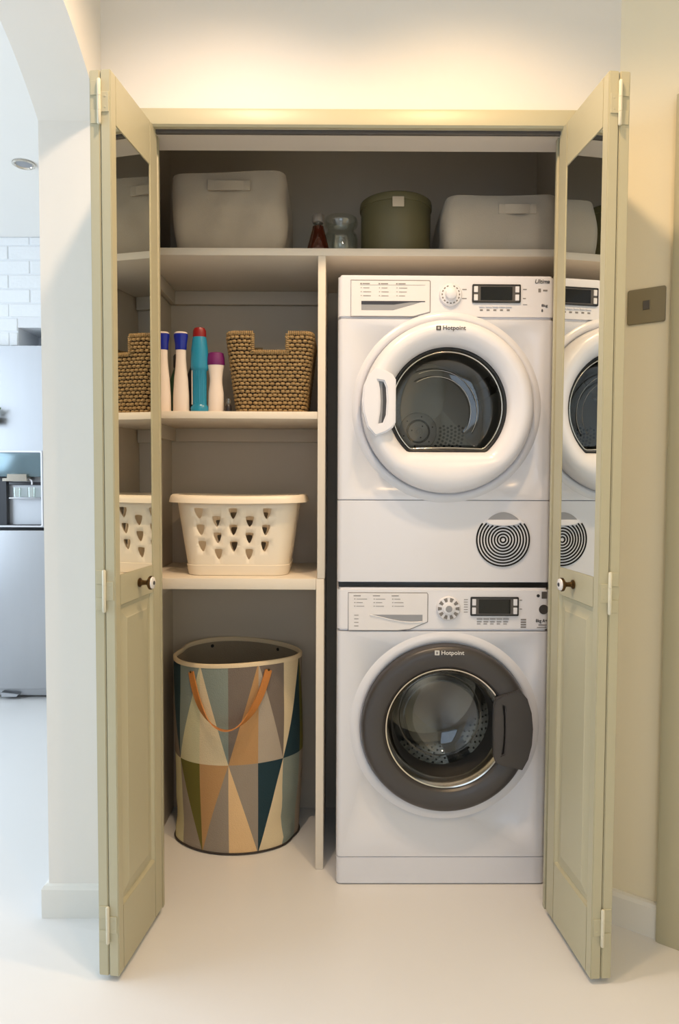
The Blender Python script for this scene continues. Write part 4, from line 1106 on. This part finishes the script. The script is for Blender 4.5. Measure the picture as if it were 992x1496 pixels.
plate('dispenser_rim', rrect(fx(DX0-.004), fx(DX1+.006), DZ0-.003, DZ1+.006, .008, 4), [rrect(fx(DX0+.003), fx(DX1-.002), DZ0+.004, DZ1-.003, .005, 4)], -.004, .006, 'plastic', dR)
box('dispenser_panel', (fx(DX0+.003), fx(DX1-.002), .001, .020, 1.165, DZ1-.003), 'fpanel', dR, bevel=.002)
box('dispenser_recess', (fx(-1.715), fx(DX1-.002), .0435, .0445, DZ0+.003, 1.164), 'ffridge', dR)
box('dispenser_side', (fx(DX0+.003), fx(-1.7155), .012, .044, DZ0+.003, 1.150), 'fdark', dR)
prism('nozzle', [(fx(-1.715), 1.142), (fx(-1.590), 1.142), (fx(-1.592), 1.178), (fx(-1.690), 1.178), (fx(-1.692), 1.158), (fx(-1.715), 1.156)], -.030, .018, 'chrome', dR, bevel=.002)
tube('spout', [(fx(-1.585), -.005, 1.150), (fx(-1.575), -.010, 1.146), (fx(-1.571), -.012, 1.135), (fx(-1.572), -.012, 1.124)], .004, 'plastic', dR, n=8)
box('dispenser_band', (fx(-1.70), fx(DX1-.003), .010, .043, 1.122, 1.138), 'fdark', dR, bevel=.002)
for xg in (-1.660, -1.585):
    V = lathe('paddle', [(.019, 0), (.021, .05), (.0205, .05), (.0185, .002), (.0001, .002)], 24, 'jglass', dR, center=(fx(xg), .012, 1.060))
box('paddle_ledge', (fx(-1.695), fx(DX1-.006), -.004, .043, 1.052, 1.058), 'ffridge', dR, bevel=.0015)
box('dispenser_tray', (fx(DX0+.003), fx(DX1-.003), -.004, .043, .913, .918), 'fdark', dR, bevel=.001)
for xh, par in ((-1.885, dl), (-1.842, dR)):
    tube('handle', [(fx(xh), .002, 1.02), (fx(xh), -.028, 1.03), (fx(xh), -.034, 1.05), (fx(xh), -.034, 1.68), (fx(xh), -.028, 1.70), (fx(xh), .002, 1.71)], .0042 if par is dR else .007, 'chrome', par, n=10)
box('plinth', (fx(FX0+.02), fx(FX1-.02), .050, .08, .012, .060), 'ffridge', fr, bevel=.003)
for xf in (-2.25, -1.45): lathe('foot', [(.02, .0005), (.022, .002), (.022, .02), (.012, .060)], 16, 'fdark', fr, center=(fx(xf), .10, 0), cap=True)
for x_ in (-1.70,): prism('foot_cover', [(fx(x_-.06), .016), (fx(x_+.02), .016), (fx(x_+.03), .030), (fx(x_-.06), .040)], .010, .049, 'ffridge', fr, bevel=.002)
# small plant hanging on the fridge door
pe = empty('potted_plant', (-1.7500, 3.484, 1.432), 0, 'tiny green plant in dark pot fixed on the steel fridge door', 'plant')
lathe('pot', [(.0001, 0), (.020, 0), (.024, .004), (.027, .036), (.025, .036), (.022, .030), (.0001, .030)], 24, 'pot', pe)
box('magnet', (-.010, .010, .0245, .0355, .006, .030), 'pot', pe, bevel=.001)
rl = random.Random(5)
for i in range(14):
    a = rl.uniform(0, 2*PI); ln = rl.uniform(.030, .060); el = rl.uniform(.75, 1.45); wd = rl.uniform(.008, .013)
    d = Vector((math.cos(a)*math.cos(el), math.sin(a)*math.cos(el)*.6, math.sin(el))); s = d.cross(Vector((0, 0, 1))).normalized(); up = s.cross(d)
    b0 = Vector((math.cos(a)*.008, math.sin(a)*.008, .030+rl.uniform(0, .030)))
    V = []
    for t, k in ((0, .15), (.3, .8), (.6, 1), (.85, .6), (1, .05)):
        c = b0+d*ln*t+Vector((0, 0, -.010*t*t)); V += [c-s*wd*k, c+up*.002, c+s*wd*k]
    F = []
    for q in range(4):
        for m_ in (0, 1): F.append((q*3+m_, q*3+m_+1, q*3+m_+4, q*3+m_+3))
    mesh('leaf', V, F, 'leaf', pe, True)
